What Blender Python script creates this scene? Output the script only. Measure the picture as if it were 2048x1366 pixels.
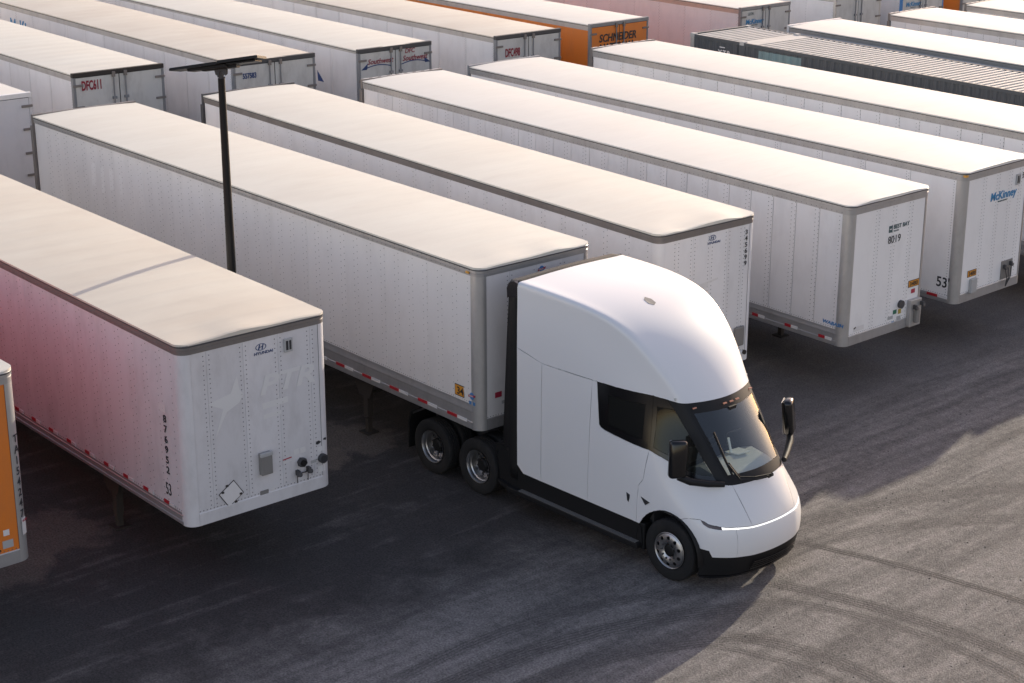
import bpy, bmesh, math, random
from mathutils import Vector, Matrix
from mathutils.geometry import delaunay_2d_cdt

for o in list(bpy.data.objects):
    bpy.data.objects.remove(o, do_unlink=True)
scene = bpy.context.scene
COL = scene.collection
R = math.radians
rnd = random.Random(7)

# ------------------------------------------------------------------ camera
CAM = Vector((21.7664, -13.3800, 12.5152))
YAW, PITCH, ROLL = 2.37093859, 0.321296158, 0.0197113742
FPX, PPX, PPY = 3491.57, 222.147, -33.474
f_ = Vector((math.cos(YAW)*math.cos(PITCH), math.sin(YAW)*math.cos(PITCH), -math.sin(PITCH)))
r0_ = Vector((math.sin(YAW), -math.cos(YAW), 0))
u0_ = r0_.cross(f_)
r_ = r0_*math.cos(ROLL) + u0_*math.sin(ROLL)
u_ = -r0_*math.sin(ROLL) + u0_*math.cos(ROLL)
cam = bpy.data.cameras.new('camera')
cam.sensor_width = 36
cam.sensor_fit = 'HORIZONTAL'
cam.lens = FPX/2048*36
cam.shift_x = -PPX/2048
cam.shift_y = PPY/2048
cam.clip_start = 0.5
cam.clip_end = 3000
camo = bpy.data.objects.new('camera', cam)
COL.objects.link(camo)
M = Matrix((r_, u_, -f_)).transposed().to_4x4()
M.translation = CAM
camo.matrix_world = M
scene.camera = camo

# ------------------------------------------------------------------ sky, sun, exposure
SUN_EL, SUN_AZ = R(18.0), R(16.0)          # azimuth measured from +Y towards -X
world = bpy.data.worlds.new('World')
scene.world = world
world.use_nodes = True
wn = world.node_tree
wn.nodes.clear()
sky = wn.nodes.new('ShaderNodeTexSky')
sky.sky_type = 'NISHITA'
sky.sun_disc = False
sky.sun_elevation = SUN_EL
sky.sun_rotation = -SUN_AZ
sky.air_density = 1.0
sky.dust_density = 1.3
sky.ozone_density = 1.0
bg = wn.nodes.new('ShaderNodeBackground')
bg.inputs['Strength'].default_value = 0.15
wo = wn.nodes.new('ShaderNodeOutputWorld')
tint = wn.nodes.new('ShaderNodeMix'); tint.data_type = 'RGBA'; tint.blend_type = 'MULTIPLY'
tint.inputs[0].default_value = 1.0
tint.inputs[7].default_value = (1.13, 0.885, 0.80, 1)      # camera white balance of the skylight
wn.links.new(sky.outputs[0], tint.inputs[6])
wn.links.new(tint.outputs[2], bg.inputs[0])
wn.links.new(bg.outputs[0], wo.inputs[0])
sun = bpy.data.lights.new('sun', 'SUN')
sun.energy = 2.9
sun.angle = R(0.6)
sun.color = (1.0, 0.89, 0.70)
suno = bpy.data.objects.new('sun', sun)
COL.objects.link(suno)
sd = Vector((-math.sin(SUN_AZ)*math.cos(SUN_EL), math.cos(SUN_AZ)*math.cos(SUN_EL), math.sin(SUN_EL)))
suno.rotation_euler = sd.to_track_quat('Z', 'Y').to_euler()
suno.location = sd*80
scene.view_settings.view_transform = 'Standard'
scene.view_settings.look = 'None'
scene.view_settings.exposure = 0.95
scene.view_settings.gamma = 1.0
scene.render.engine = 'CYCLES'
scene.cycles.max_bounces = 7
scene.cycles.transparent_max_bounces = 12

# ------------------------------------------------------------------ materials
MATS = {}
def mat(name, col, rough=0.5, metal=0.0, coat=0.0, var=0.0, dirt=0.0, bump=0.0, bscale=6.0, spec=0.5, emit=None, dirtcol=(0.16, 0.13, 0.11)):
    """principled material; var = brightness variation from object to object, dirt = blotches of grime"""
    m = bpy.data.materials.new(name)
    m.use_nodes = True
    nt = m.node_tree
    b = nt.nodes['Principled BSDF']
    N, L = nt.nodes.new, nt.links.new
    b.inputs['Roughness'].default_value = rough
    b.inputs['Metallic'].default_value = metal
    b.inputs['Specular IOR Level'].default_value = spec
    b.inputs['Coat Weight'].default_value = coat
    b.inputs['Coat Roughness'].default_value = 0.06
    c4 = (*col, 1)
    b.inputs['Base Color'].default_value = c4
    src = None
    if var or dirt:
        rgb = N('ShaderNodeRGB'); rgb.outputs[0].default_value = c4
        src = rgb.outputs[0]
        if var:
            oi = N('ShaderNodeObjectInfo')
            mr = N('ShaderNodeMapRange')
            mr.inputs[3].default_value = 1-var; mr.inputs[4].default_value = 1+var*0.35
            L(oi.outputs['Random'], mr.inputs[0])
            hs = N('ShaderNodeHueSaturation')
            L(mr.outputs[0], hs.inputs['Value']); L(src, hs.inputs['Color'])
            src = hs.outputs[0]
        if dirt:
            geo = N('ShaderNodeNewGeometry')
            mp = N('ShaderNodeMapping'); mp.inputs['Scale'].default_value = (1.6, 1.6, 0.7)
            L(geo.outputs['Position'], mp.inputs[0])
            nz = N('ShaderNodeTexNoise'); nz.inputs['Scale'].default_value = 1.7; nz.inputs['Detail'].default_value = 9; nz.inputs['Roughness'].default_value = 0.68
            L(mp.outputs[0], nz.inputs['Vector'])
            cr = N('ShaderNodeValToRGB')
            cr.color_ramp.elements[0].position = 0.46; cr.color_ramp.elements[0].color = (0, 0, 0, 1)
            cr.color_ramp.elements[1].position = 0.82; cr.color_ramp.elements[1].color = (dirt, dirt, dirt, 1)
            L(nz.outputs[0], cr.inputs[0])
            mx = N('ShaderNodeMix'); mx.data_type = 'RGBA'
            L(cr.outputs[0], mx.inputs[0]); L(src, mx.inputs[6]); mx.inputs[7].default_value = (*dirtcol, 1)
            src = mx.outputs[2]
            rr = N('ShaderNodeMapRange'); rr.inputs[3].default_value = rough; rr.inputs[4].default_value = min(1, rough+0.5)
            L(cr.outputs[0], rr.inputs[0]); L(rr.outputs[0], b.inputs['Roughness'])
        L(src, b.inputs['Base Color'])
    if bump:
        geo2 = N('ShaderNodeNewGeometry')
        n2 = N('ShaderNodeTexNoise'); n2.inputs['Scale'].default_value = bscale; n2.inputs['Detail'].default_value = 4
        L(geo2.outputs['Position'], n2.inputs['Vector'])
        bp = N('ShaderNodeBump'); bp.inputs['Strength'].default_value = bump; bp.inputs['Distance'].default_value = 0.02
        L(n2.outputs[0], bp.inputs['Height']); L(bp.outputs[0], b.inputs['Normal'])
    if emit:
        b.inputs['Emission Color'].default_value = (*emit[0], 1)
        b.inputs['Emission Strength'].default_value = emit[1]
    MATS[name] = m
    return m

mat('panel_white', (0.78, 0.765, 0.77), 0.38, var=0.07, dirt=0.16, bump=0.4, bscale=1.6)
mat('panel_grey', (0.62, 0.61, 0.63), 0.38, var=0.09, dirt=0.16, bump=0.4, bscale=1.6)
mat('panel_warm', (0.76, 0.735, 0.725), 0.42, var=0.06, dirt=0.13, bump=0.3, bscale=1.3)
mat('panel_orange', (0.72, 0.20, 0.025), 0.45, var=0.06, dirt=0.2, bump=0.2, bscale=1.3)
mat('panel_glare', (0.86, 0.845, 0.84), 0.4, var=0.05, dirt=0.12, bump=0.35, bscale=1.6)  # white panel colour raised to stand for glare on right-hand trailers
mat('panel_patch', (0.80, 0.78, 0.77), 0.4, dirt=0.12)
mat('panel_worn', (0.70, 0.68, 0.69), 0.42, var=0.06, dirt=0.30, bump=0.5, bscale=1.6)
mat('bounce_red', (0.62, 0.03, 0.022), 0.5, var=0.06, dirt=0.2, bump=0.2, bscale=1.3)
mat('door_white', (0.56, 0.55, 0.53), 0.5, var=0.06, dirt=0.45, bump=0.2, bscale=1.0)
mat('rail_grey', (0.43, 0.42, 0.42), 0.42, metal=0.5, dirt=0.35, bump=0.3, bscale=9)
mat('rail_dark', (0.21, 0.19, 0.18), 0.55, metal=0.35, dirt=0.5, bump=0.3, bscale=9)
mat('rail_maroon', (0.20, 0.085, 0.075), 0.55, dirt=0.3)
mat('post_alu', (0.50, 0.49, 0.48), 0.42, metal=0.55, dirt=0.35, bump=0.2, bscale=4)
mat('post_steel', (0.24, 0.25, 0.27), 0.5, metal=0.4, dirt=0.4)
mat('frame_dark', (0.055, 0.055, 0.06), 0.6, dirt=0.4, dirtcol=(0.10, 0.085, 0.075))
mat('frame_rust', (0.032, 0.027, 0.025), 0.8, dirt=0.4, dirtcol=(0.06, 0.045, 0.035))
mat('rivet', (0.15, 0.14, 0.145), 0.55)
mat('rubber', (0.016, 0.016, 0.017), 0.8, spec=0.3, dirt=0.3, dirtcol=(0.085, 0.075, 0.07), bump=0.2, bscale=60)
mat('black_plastic', (0.010, 0.010, 0.011), 0.55, spec=0.3)
mat('pole_black', (0.006, 0.006, 0.007), 0.5, spec=0.3)
mat('black_gloss', (0.008, 0.008, 0.009), 0.15, spec=0.5)
mat('alu_bright', (0.45, 0.45, 0.46), 0.36, metal=1.0, dirt=0.25, dirtcol=(0.2, 0.18, 0.17))
mat('truck_white', (0.75, 0.745, 0.755), 0.36, coat=0.3)
mat('lamp_white', (0.85, 0.85, 0.85), 0.2, emit=((1.0, 0.99, 0.97), 0.45))
mat('lamp_lens', (0.05, 0.025, 0.025), 0.15, coat=0.5)
mat('amber', (0.48, 0.20, 0.12), 0.4)
mat('amber_lens', (0.70, 0.34, 0.05), 0.3)
mat('tape_red', (0.42, 0.02, 0.03), 0.35)
mat('tape_white', (0.72, 0.70, 0.69), 0.35)
mat('ink_black', (0.025, 0.025, 0.03), 0.5)
mat('ink_red', (0.24, 0.012, 0.03), 0.5)
mat('ink_blue', (0.03, 0.22, 0.45), 0.5)
mat('ink_navy', (0.02, 0.05, 0.16), 0.5)
mat('ink_ghost', (0.715, 0.70, 0.69), 0.55)
mat('ink_orange', (0.70, 0.30, 0.03), 0.5)
mat('ink_teal', (0.05, 0.10, 0.11), 0.5)
mat('sticker_red', (0.40, 0.03, 0.06), 0.4)
mat('sticker_green', (0.03, 0.16, 0.10), 0.4)
mat('sticker_yellow', (0.45, 0.33, 0.06), 0.4)
mat('sticker_blue', (0.07, 0.22, 0.48), 0.4)
mat('sticker_grey', (0.42, 0.42, 0.42), 0.4)
mat('box_grey', (0.22, 0.21, 0.20), 0.55, dirt=0.4)
mat('container_dark', (0.070, 0.078, 0.088), 0.55, dirt=0.25, dirtcol=(0.13, 0.125, 0.12), bump=0.2)
mat('container_teal', (0.20, 0.30, 0.31), 0.55, dirt=0.3)
mat('container_roof', (0.46, 0.45, 0.44), 0.6, dirt=0.35, dirtcol=(0.25, 0.22, 0.20))
mat('cab_interior', (0.10, 0.10, 0.10), 0.7)
mat('cab_dash', (0.55, 0.55, 0.52), 0.55)
mat('paper', (0.8, 0.8, 0.76), 0.5)
mat('seat_grey', (0.08, 0.08, 0.085), 0.8)

def roof_material(name, col, dirt):
    m = mat(name, col, 0.55)
    nt = m.node_tree; N, L = nt.nodes.new, nt.links.new
    b = nt.nodes['Principled BSDF']
    tc = N('ShaderNodeTexCoord'); oi = N('ShaderNodeObjectInfo')
    add = N('ShaderNodeVectorMath'); add.operation = 'MULTIPLY_ADD'
    comb = N('ShaderNodeCombineXYZ'); L(oi.outputs['Random'], comb.inputs[0]); L(oi.outputs['Random'], comb.inputs[1])
    add.inputs[1].default_value = (40, 40, 40)
    L(comb.outputs[0], add.inputs[0]); L(tc.outputs['Object'], add.inputs[2])
    nz = N('ShaderNodeTexNoise'); nz.inputs['Scale'].default_value = 0.8; nz.inputs['Detail'].default_value = 10; nz.inputs['Roughness'].default_value = 0.65
    mp = N('ShaderNodeMapping'); mp.inputs['Scale'].default_value = (0.9, 0.45, 1)
    L(add.outputs[0], mp.inputs[0]); L(mp.outputs[0], nz.inputs['Vector'])
    cr = N('ShaderNodeValToRGB')
    cr.color_ramp.elements[0].position = 0.36; cr.color_ramp.elements[0].color = (0, 0, 0, 1)
    cr.color_ramp.elements[1].position = 0.78; cr.color_ramp.elements[1].color = (dirt, dirt, dirt, 1)
    L(nz.outputs[0], cr.inputs[0])
    mx = N('ShaderNodeMix'); mx.data_type = 'RGBA'
    mx.inputs[6].default_value = (*col, 1); mx.inputs[7].default_value = (0.40, 0.31, 0.24, 1)
    L(cr.outputs[0], mx.inputs[0]); L(mx.outputs[2], b.inputs['Base Color'])
    n2 = N('ShaderNodeTexNoise'); n2.inputs['Scale'].default_value = 1.0; n2.inputs['Detail'].default_value = 3
    mp2 = N('ShaderNodeMapping'); mp2.inputs['Scale'].default_value = (2.4, 0.35, 1)
    L(add.outputs[0], mp2.inputs[0]); L(mp2.outputs[0], n2.inputs['Vector'])
    bp = N('ShaderNodeBump'); bp.inputs['Strength'].default_value = 0.28; bp.inputs['Distance'].default_value = 0.02
    L(n2.outputs[0], bp.inputs['Height']); L(bp.outputs[0], b.inputs['Normal'])
    # scuffs and grime lines running across the sheet
    n3 = N('ShaderNodeTexNoise'); n3.inputs['Scale'].default_value = 2.2; n3.inputs['Detail'].default_value = 9; n3.inputs['Roughness'].default_value = 0.75
    mp3 = N('ShaderNodeMapping'); mp3.inputs['Scale'].default_value = (3.0, 0.55, 1)
    L(add.outputs[0], mp3.inputs[0]); L(mp3.outputs[0], n3.inputs['Vector'])
    r3 = N('ShaderNodeMapRange'); r3.inputs[1].default_value = 0.5; r3.inputs[2].default_value = 0.8; r3.inputs[3].default_value = 0.0; r3.inputs[4].default_value = 0.18
    L(n3.outputs[0], r3.inputs[0])
    m3 = N('ShaderNodeMix'); m3.data_type = 'RGBA'; m3.inputs[7].default_value = (0.42, 0.37, 0.32, 1)
    L(r3.outputs[0], m3.inputs[0]); L(mx.outputs[2], m3.inputs[6]); L(m3.outputs[2], b.inputs['Base Color'])
    return m
roof_material('roof_white', (0.68, 0.668, 0.638), 0.14)
roof_material('roof_cream', (0.675, 0.655, 0.595), 0.22)
roof_material('roof_tan', (0.63, 0.59, 0.515), 0.36)
roof_material('roof_stained', (0.635, 0.59, 0.515), 0.42)

def glass_material(name, tint, base=0.04, ior=1.6):
    m = bpy.data.materials.new(name); m.use_nodes = True
    nt = m.node_tree; nt.nodes.clear(); N, L = nt.nodes.new, nt.links.new
    tr = N('ShaderNodeBsdfTransparent'); tr.inputs[0].default_value = (*tint, 1)
    gl = N('ShaderNodeBsdfGlossy'); gl.inputs['Roughness'].default_value = 0.0
    gl.inputs[0].default_value = (0.95, 0.97, 0.95, 1)
    fr = N('ShaderNodeFresnel'); fr.inputs[0].default_value = ior
    mx = N('ShaderNodeMixShader'); out = N('ShaderNodeOutputMaterial')
    # a thin pane reflects on its outer skin only (the inner skin would reflect totally without refraction)
    ge = N('ShaderNodeNewGeometry'); iv = N('ShaderNodeMath'); iv.operation = 'SUBTRACT'; iv.inputs[0].default_value = 1.0
    L(ge.outputs['Backfacing'], iv.inputs[1]); ml = N('ShaderNodeMath'); ml.operation = 'MULTIPLY'
    L(fr.outputs[0], ml.inputs[0]); L(iv.outputs[0], ml.inputs[1])
    L(ml.outputs[0], mx.inputs[0]); L(tr.outputs[0], mx.inputs[1]); L(gl.outputs[0], mx.inputs[2])
    df = N('ShaderNodeBsdfDiffuse'); df.inputs[0].default_value = (0.5, 0.5, 0.48, 1)       # film of dust
    m2 = N('ShaderNodeMixShader'); m2.inputs[0].default_value = base
    L(mx.outputs[0], m2.inputs[1]); L(df.outputs[0], m2.inputs[2]); L(m2.outputs[0], out.inputs[0])
    MATS[name] = m
    return m
glass_material('glass_front', (0.95, 0.97, 0.95), 0.0, 1.9)
glass_material('glass_side', (0.50, 0.52, 0.50), 0.006, 1.4)
glass_material('glass_dark', (0.22, 0.22, 0.23), 0.025, 1.3)

# ------------------------------------------------------------------ mesh helpers
class MB:
    def __init__(s): s.v = []; s.f = []
    def add(s, vs, fs):
        n = len(s.v); s.v += [tuple(v) for v in vs]; s.f += [tuple(i+n for i in f) for f in fs]; return s
    def box(s, x0, x1, y0, y1, z0, z1, ch=0.0):
        if ch <= 0:
            return s.add([(x, y, z) for x in (x0, x1) for y in (y0, y1) for z in (z0, z1)],
                         [(0, 1, 3, 2), (4, 6, 7, 5), (0, 4, 5, 1), (2, 3, 7, 6), (0, 2, 6, 4), (1, 5, 7, 3)])
        bm = bmesh.new(); bmesh.ops.create_cube(bm, size=1)
        bmesh.ops.scale(bm, vec=(x1-x0, y1-y0, z1-z0), verts=bm.verts)
        bmesh.ops.translate(bm, vec=((x0+x1)/2, (y0+y1)/2, (z0+z1)/2), verts=bm.verts)
        bmesh.ops.bevel(bm, geom=bm.edges[:], offset=ch, segments=2, affect='EDGES', profile=0.5)
        bm.verts.index_update()
        s.add([v.co[:] for v in bm.verts], [[v.index for v in f.verts] for f in bm.faces]); bm.free(); return s
    def prism(s, poly, y0, y1, axis='y'):
        """extrude polygon of (a,b) points: axis y -> (x,z), axis x -> (y,z), axis z -> (x,y)"""
        P = {'y': lambda a, b, c: (a, c, b), 'x': lambda a, b, c: (c, a, b), 'z': lambda a, b, c: (a, b, c)}[axis]
        n = len(poly)
        vs = [P(a, b, y0) for a, b in poly]+[P(a, b, y1) for a, b in poly]
        fs = [tuple(range(n)), tuple(range(2*n-1, n-1, -1))]+[(i, (i+1) % n, n+(i+1) % n, n+i) for i in range(n)]
        return s.add(vs, fs)
    def tube(s, pts, r, n=8, cap=True):
        pts = [Vector(p) for p in pts]; rings = []
        rs = r if isinstance(r, (list, tuple)) else [r]*len(pts)
        for i, p in enumerate(pts):
            d = (pts[min(i+1, len(pts)-1)]-pts[max(i-1, 0)]).normalized()
            a = d.orthogonal().normalized() if i == 0 else (rings[-1][1]-d*rings[-1][1].dot(d)).normalized()
            rings.append((p, a, d.cross(a), rs[i]))
        vs = []
        for p, a, b, q in rings:
            vs += [p+(a*math.cos(2*math.pi*k/n)+b*math.sin(2*math.pi*k/n))*q for k in range(n)]
        fs = [(i*n+k, i*n+(k+1) % n, (i+1)*n+(k+1) % n, (i+1)*n+k) for i in range(len(pts)-1) for k in range(n)]
        if cap:
            fs += [tuple(range(n-1, -1, -1)), tuple(range((len(pts)-1)*n, len(pts)*n))]
        return s.add(vs, fs)
    def cyl(s, c, axis, r, h, n=16):
        c = Vector(c); a = Vector(axis).normalized(); return s.tube([c-a*h/2, c+a*h/2], r, n)
    def lathe(s, prof, n=48, mod=None, c=(0, 0, 0)):
        """revolve (radius, y) profile about the y axis"""
        m = len(prof); vs = []
        for k in range(n):
            t = 2*math.pi*k/n
            for j, (r, y) in enumerate(prof):
                q = r+(mod(j, k) if mod else 0)
                vs.append((c[0]+q*math.cos(t), c[1]+y, c[2]+q*math.sin(t)))
        fs = [(k*m+j, k*m+j+1, ((k+1) % n)*m+j+1, ((k+1) % n)*m+j) for k in range(n) for j in range(m-1)]
        return s.add(vs, fs)
    def sweep(s, path, prof, closed=False):
        """path: list of (x,y); prof: list of (outward offset, z), outward = to the right of travel"""
        n = len(path); m = len(prof); vs = []
        P = [Vector(p) for p in path]
        for i in range(n):
            d0 = (P[i]-P[i-1]).normalized() if i > 0 else (P[1]-P[0]).normalized()
            d1 = (P[i+1]-P[i]).normalized() if i < n-1 else d0
            n0 = Vector((d0.y, -d0.x)); n1 = Vector((d1.y, -d1.x))
            nn = (n0+n1).normalized(); k = 1/max(0.3, nn.dot(n0))
            for o, z in prof:
                q = P[i]+nn*o*k; vs.append((q.x, q.y, z))
        fs = [(i*m+j, i*m+j+1, (i+1)*m+j+1, (i+1)*m+j) for i in range(n-1) for j in range(m-1)]
        if closed:
            fs += [(i*m+m-1, i*m, (i+1)*m, (i+1)*m+m-1) for i in range(n-1)]
            fs += [tuple(range(m)), tuple((n-1)*m+j for j in range(m-1, -1, -1))]
        return s.add(vs, fs)
    def mesh(s, name, smooth=False, angle=None):
        me = bpy.data.meshes.new(name); me.from_pydata(s.v, [], s.f)
        bm = bmesh.new(); bm.from_mesh(me); bmesh.ops.recalc_face_normals(bm, faces=bm.faces); bm.to_mesh(me); bm.free()
        if smooth:
            for p in me.polygons: p.use_smooth = True
            if angle is not None: me.set_sharp_from_angle(angle=R(angle))
        me.update()
        return me

def link(name, data, m=None, parent=None, loc=(0, 0, 0), rot=(0, 0, 0)):
    o = bpy.data.objects.new(name, data); COL.objects.link(o)
    o.location = loc; o.rotation_euler = rot
    if m and data is not None:
        if not data.materials: data.materials.append(MATS[m])
        elif data.materials[0] != MATS[m]:
            o.material_slots[0].link = 'OBJECT'; o.material_slots[0].material = MATS[m]
    if parent: o.parent = parent
    return o
def part(name, mb, m, parent, smooth=False, angle=None, loc=(0, 0, 0), rot=(0, 0, 0)):
    return link(name, mb.mesh(name, smooth, angle), m, parent, loc, rot)
def thing(name, label, cat, loc=(0, 0, 0), rot=(0, 0, 0), group=None):
    o = link(name, None, None, None, loc, rot); o.empty_display_size = 0.3
    o['label'] = label; o['category'] = cat
    if group: o['group'] = group
    return o
def copy_tree(o, parent=None):
    c = o.copy(); COL.objects.link(c); c.parent = parent
    for ch in o.children: copy_tree(ch, c)
    return c
def text(name, s, m, parent, org, h, right=(0, 1, 0), up=(0, 0, 1), bold=0.0, shear=0.0, xs=1.0, spacing=1.0, align='LEFT', label=None, depth=0.002):
    cu = bpy.data.curves.new(name, 'FONT'); cu.body = s; cu.size = h/0.70; cu.offset = bold*h; cu.shear = shear
    cu.space_character = spacing; cu.align_x = align; cu.extrude = depth; cu.resolution_u = 3
    t = bpy.data.objects.new('tmp', cu); COL.objects.link(t)
    me = bpy.data.meshes.new_from_object(t.evaluated_get(bpy.context.evaluated_depsgraph_get()))
    bpy.data.objects.remove(t, do_unlink=True); bpy.data.curves.remove(cu)
    me.name = name
    r = Vector(right); u = Vector(up); n = r.cross(u)
    Mx = Matrix((r*xs, u, n)).transposed().to_4x4(); Mx.translation = Vector(org)+n*0.004
    me.transform(Mx)
    me.materials.clear()
    o = link(name, me, m, parent)
    if label: o['label'] = label
    return o
def plate(name, m, parent, c, w, h, right=(0, 1, 0), up=(0, 0, 1), th=0.006, rotdeg=0, poly=None):
    """thin flat plate (sticker, sheet) centred at c on a face"""
    r = Vector(right); u = Vector(up); n = r.cross(u); c = Vector(c)
    a = R(rotdeg); r2 = r*math.cos(a)+u*math.sin(a); u2 = -r*math.sin(a)+u*math.cos(a)
    pts = poly or [(-w/2, -h/2), (w/2, -h/2), (w/2, h/2), (-w/2, h/2)]
    k = len(pts)
    vs = [c+r2*x+u2*y+n*0.001 for x, y in pts]+[c+r2*x+u2*y+n*(0.001+th) for x, y in pts]
    mb = MB().add(vs, [tuple(range(k-1, -1, -1)), tuple(range(k, 2*k))]+[(i, (i+1) % k, k+(i+1) % k, k+i) for i in range(k)])
    return part(name, mb, m, parent)

# ------------------------------------------------------------------ ground
def circle3(a, b, c):
    ax, ay = a; bx, by = b; cx, cy = c
    d = 2*(ax*(by-cy)+bx*(cy-ay)+cx*(ay-by))
    ux = ((ax*ax+ay*ay)*(by-cy)+(bx*bx+by*by)*(cy-ay)+(cx*cx+cy*cy)*(ay-by))/d
    uy = ((ax*ax+ay*ay)*(cx-bx)+(bx*bx+by*by)*(ax-cx)+(cx*cx+cy*cy)*(bx-ax))/d
    return ux, uy, math.hypot(ax-ux, ay-uy)

def ground_material():
    m = bpy.data.materials.new('yard_asphalt'); m.use_nodes = True
    nt = m.node_tree; N, L = nt.nodes.new, nt.links.new
    b = nt.nodes['Principled BSDF']; b.inputs['Roughness'].default_value = 0.9; b.inputs['Specular IOR Level'].default_value = 0.25
    geo = N('ShaderNodeNewGeometry'); P = geo.outputs['Position']
    sep = N('ShaderNodeSeparateXYZ'); L(P, sep.inputs[0])
    def noise(scale, detail=6, rough=0.6, mapping=None, dist=0.0):
        n = N('ShaderNodeTexNoise'); n.inputs['Scale'].default_value = scale; n.inputs['Detail'].default_value = detail
        n.inputs['Roughness'].default_value = rough; n.inputs['Distortion'].default_value = dist
        if mapping:
            mp = N('ShaderNodeMapping'); mp.inputs['Scale'].default_value = mapping[0]; mp.inputs['Rotation'].default_value = (0, 0, mapping[1])
            L(P, mp.inputs[0]); L(mp.outputs[0], n.inputs['Vector'])
        else: L(P, n.inputs['Vector'])
        return n.outputs[0]
    def mth(op, a, b_=None, c=None, clamp=False):
        n = N('ShaderNodeMath'); n.operation = op; n.use_clamp = clamp
        for i, v in enumerate((a, b_, c)):
            if v is None: continue
            if isinstance(v, (int, float)): n.inputs[i].default_value = v
            else: L(v, n.inputs[i])
        return n.outputs[0]
    def sstep(v, lo, hi, a=0.0, c=1.0):
        n = N('ShaderNodeMapRange'); n.interpolation_type = 'SMOOTHSTEP'
        n.inputs[1].default_value = lo; n.inputs[2].default_value = hi; n.inputs[3].default_value = a; n.inputs[4].default_value = c
        L(v, n.inputs[0]); return n.outputs[0]
    def mix(fac, c1, c2):
        n = N('ShaderNodeMix'); n.data_type = 'RGBA'
        if isinstance(fac, float): n.inputs[0].default_value = fac
        else: L(fac, n.inputs[0])
        for i, c in ((6, c1), (7, c2)):
            if isinstance(c, tuple): n.inputs[i].default_value = (*c, 1)
            else: L(c, n.inputs[i])
        return n.outputs[2]
    big = noise(0.35, 5, 0.6)
    mid = noise(1.3, 8, 0.65, None, 0.4)
    streak = noise(0.9, 7, 0.62, ((3.2, 0.32, 1), R(8)), 0.3)
    fine = noise(30, 6, 0.7)
    grit = noise(75, 3, 0.6)
    # dusty driving lane in front of the parked row, dark asphalt apron under the trailers
    xw = mth('ADD', sep.outputs[0], mth('MULTIPLY', mth('SUBTRACT', mid, 0.5), 3.0))
    xw = mth('ADD', xw, mth('MULTIPLY', mth('SUBTRACT', big, 0.5), 2.4))
    xw = mth('ADD', xw, sstep(sep.outputs[1], 6.0, 13.0, 0.0, 1.1))
    lane = sstep(xw, 1.0, 3.9)
    dustpatch = sstep(mth('ADD', mth('MULTIPLY', streak, 0.6), mth('MULTIPLY', mid, 0.4)), 0.50, 0.68)
    fac = mth('MAXIMUM', lane, mth('MULTIPLY', dustpatch, 0.38))
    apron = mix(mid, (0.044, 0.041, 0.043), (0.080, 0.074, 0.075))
    apron = mix(sstep(sep.outputs[1], 4.0, 14.0), apron, mix(mid, (0.125, 0.117, 0.117), (0.200, 0.186, 0.181)))  # paler towards +y: more dust, with the haze veil put into the colour
    dust = mix(sstep(mth('ADD', mth('MULTIPLY', streak, 0.65), mth('MULTIPLY', noise(5.5, 7, 0.65), 0.35)), 0.34, 0.68), (0.125, 0.117, 0.116), (0.295, 0.274, 0.263))
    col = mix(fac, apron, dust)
    # dusty flat spot by the landing gear
    def blob(x, y, r):
        dx = mth('SUBTRACT', sep.outputs[0], x); dy = mth('SUBTRACT', sep.outputs[1], y)
        d = mth('SQRT', mth('ADD', mth('MULTIPLY', dx, dx), mth('MULTIPLY', dy, dy)))
        d = mth('ADD', d, mth('MULTIPLY', mth('SUBTRACT', mid, 0.5), r*2.2))
        return sstep(d, r*0.55, r, 1.0, 0.0)
    for x, y, r in ((-3.7, 4.3, 1.0), (-3.3, 3.3, 0.7), (-3.4, -2.0, 1.2), (-2.7, -3.0, 0.9)):
        col = mix(mth('MULTIPLY', blob(x, y, r), 0.75), col, (0.17, 0.145, 0.128))
    # curved tyre tracks
    tread = N('ShaderNodeTexWave'); 
    tracks = [((4.95, 7.13), (6.6, 7.68), (8.68, 8.11), 0.10, 0.62, 4.6, 14),
              ((5.76, 5.72), (7.2, 6.24), (9.71, 6.58), 0.17, 0.50, 5.2, 14),
              ((5.93, 5.20), (7.08, 5.78), (9.51, 6.10), 0.12, 0.42, 5.6, 14),
              ((6.29, 3.88), (7.33, 4.37), (8.66, 4.52), 0.17, 0.45, 5.9, 14),
              ((6.2, 3.35), (7.3, 3.9), (8.9, 4.08), 0.10, 0.38, 5.9, 14),
              ((4.67, -0.01), (4.79, 1.75), (5.6, 4.17), 0.22, 0.42, 3.0, 6.6),
              ((5.4, -0.4), (5.5, 1.5), (6.3, 3.6), 0.16, 0.36, 3.0, 7.4),
              ((4.0, 0.4), (4.15, 2.4), (4.9, 4.4), 0.14, 0.36, 3.0, 6.0),
              ((4.6, 8.0), (5.6, 11.0), (8.0, 14.0), 0.22, 0.35, 4.0, 14),
              ((5.2, 7.6), (6.6, 10.4), (9.0, 12.6), 0.20, 0.35, 4.0, 14)]
    N_, L_ = N, L
    for a, b2, c, hw, st, xlo, xhi in tracks:
        cx, cy, rr = circle3(a, b2, c)
        dx = mth('SUBTRACT', sep.outputs[0], cx); dy = mth('SUBTRACT', sep.outputs[1], cy)
        d = mth('SUBTRACT', mth('SQRT', mth('ADD', mth('MULTIPLY', dx, dx), mth('MULTIPLY', dy, dy))), rr)
        d = mth('ADD', d, mth('MULTIPLY', mth('SUBTRACT', mid, 0.5), 0.12))
        band = sstep(mth('ABSOLUTE', d), hw*0.6, hw*1.25, 1.0, 0.0)
        ribs = mth('ADD', mth('MULTIPLY', mth('SINE', mth('MULTIPLY', d, 95)), 0.30), 0.70)
        win = mth('MULTIPLY', sstep(sep.outputs[0], xlo, xlo+0.8), sstep(sep.outputs[0], xhi-0.8, xhi, 1.0, 0.0))
        ylo = min(a[1], b2[1], c[1])-1.6
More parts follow.
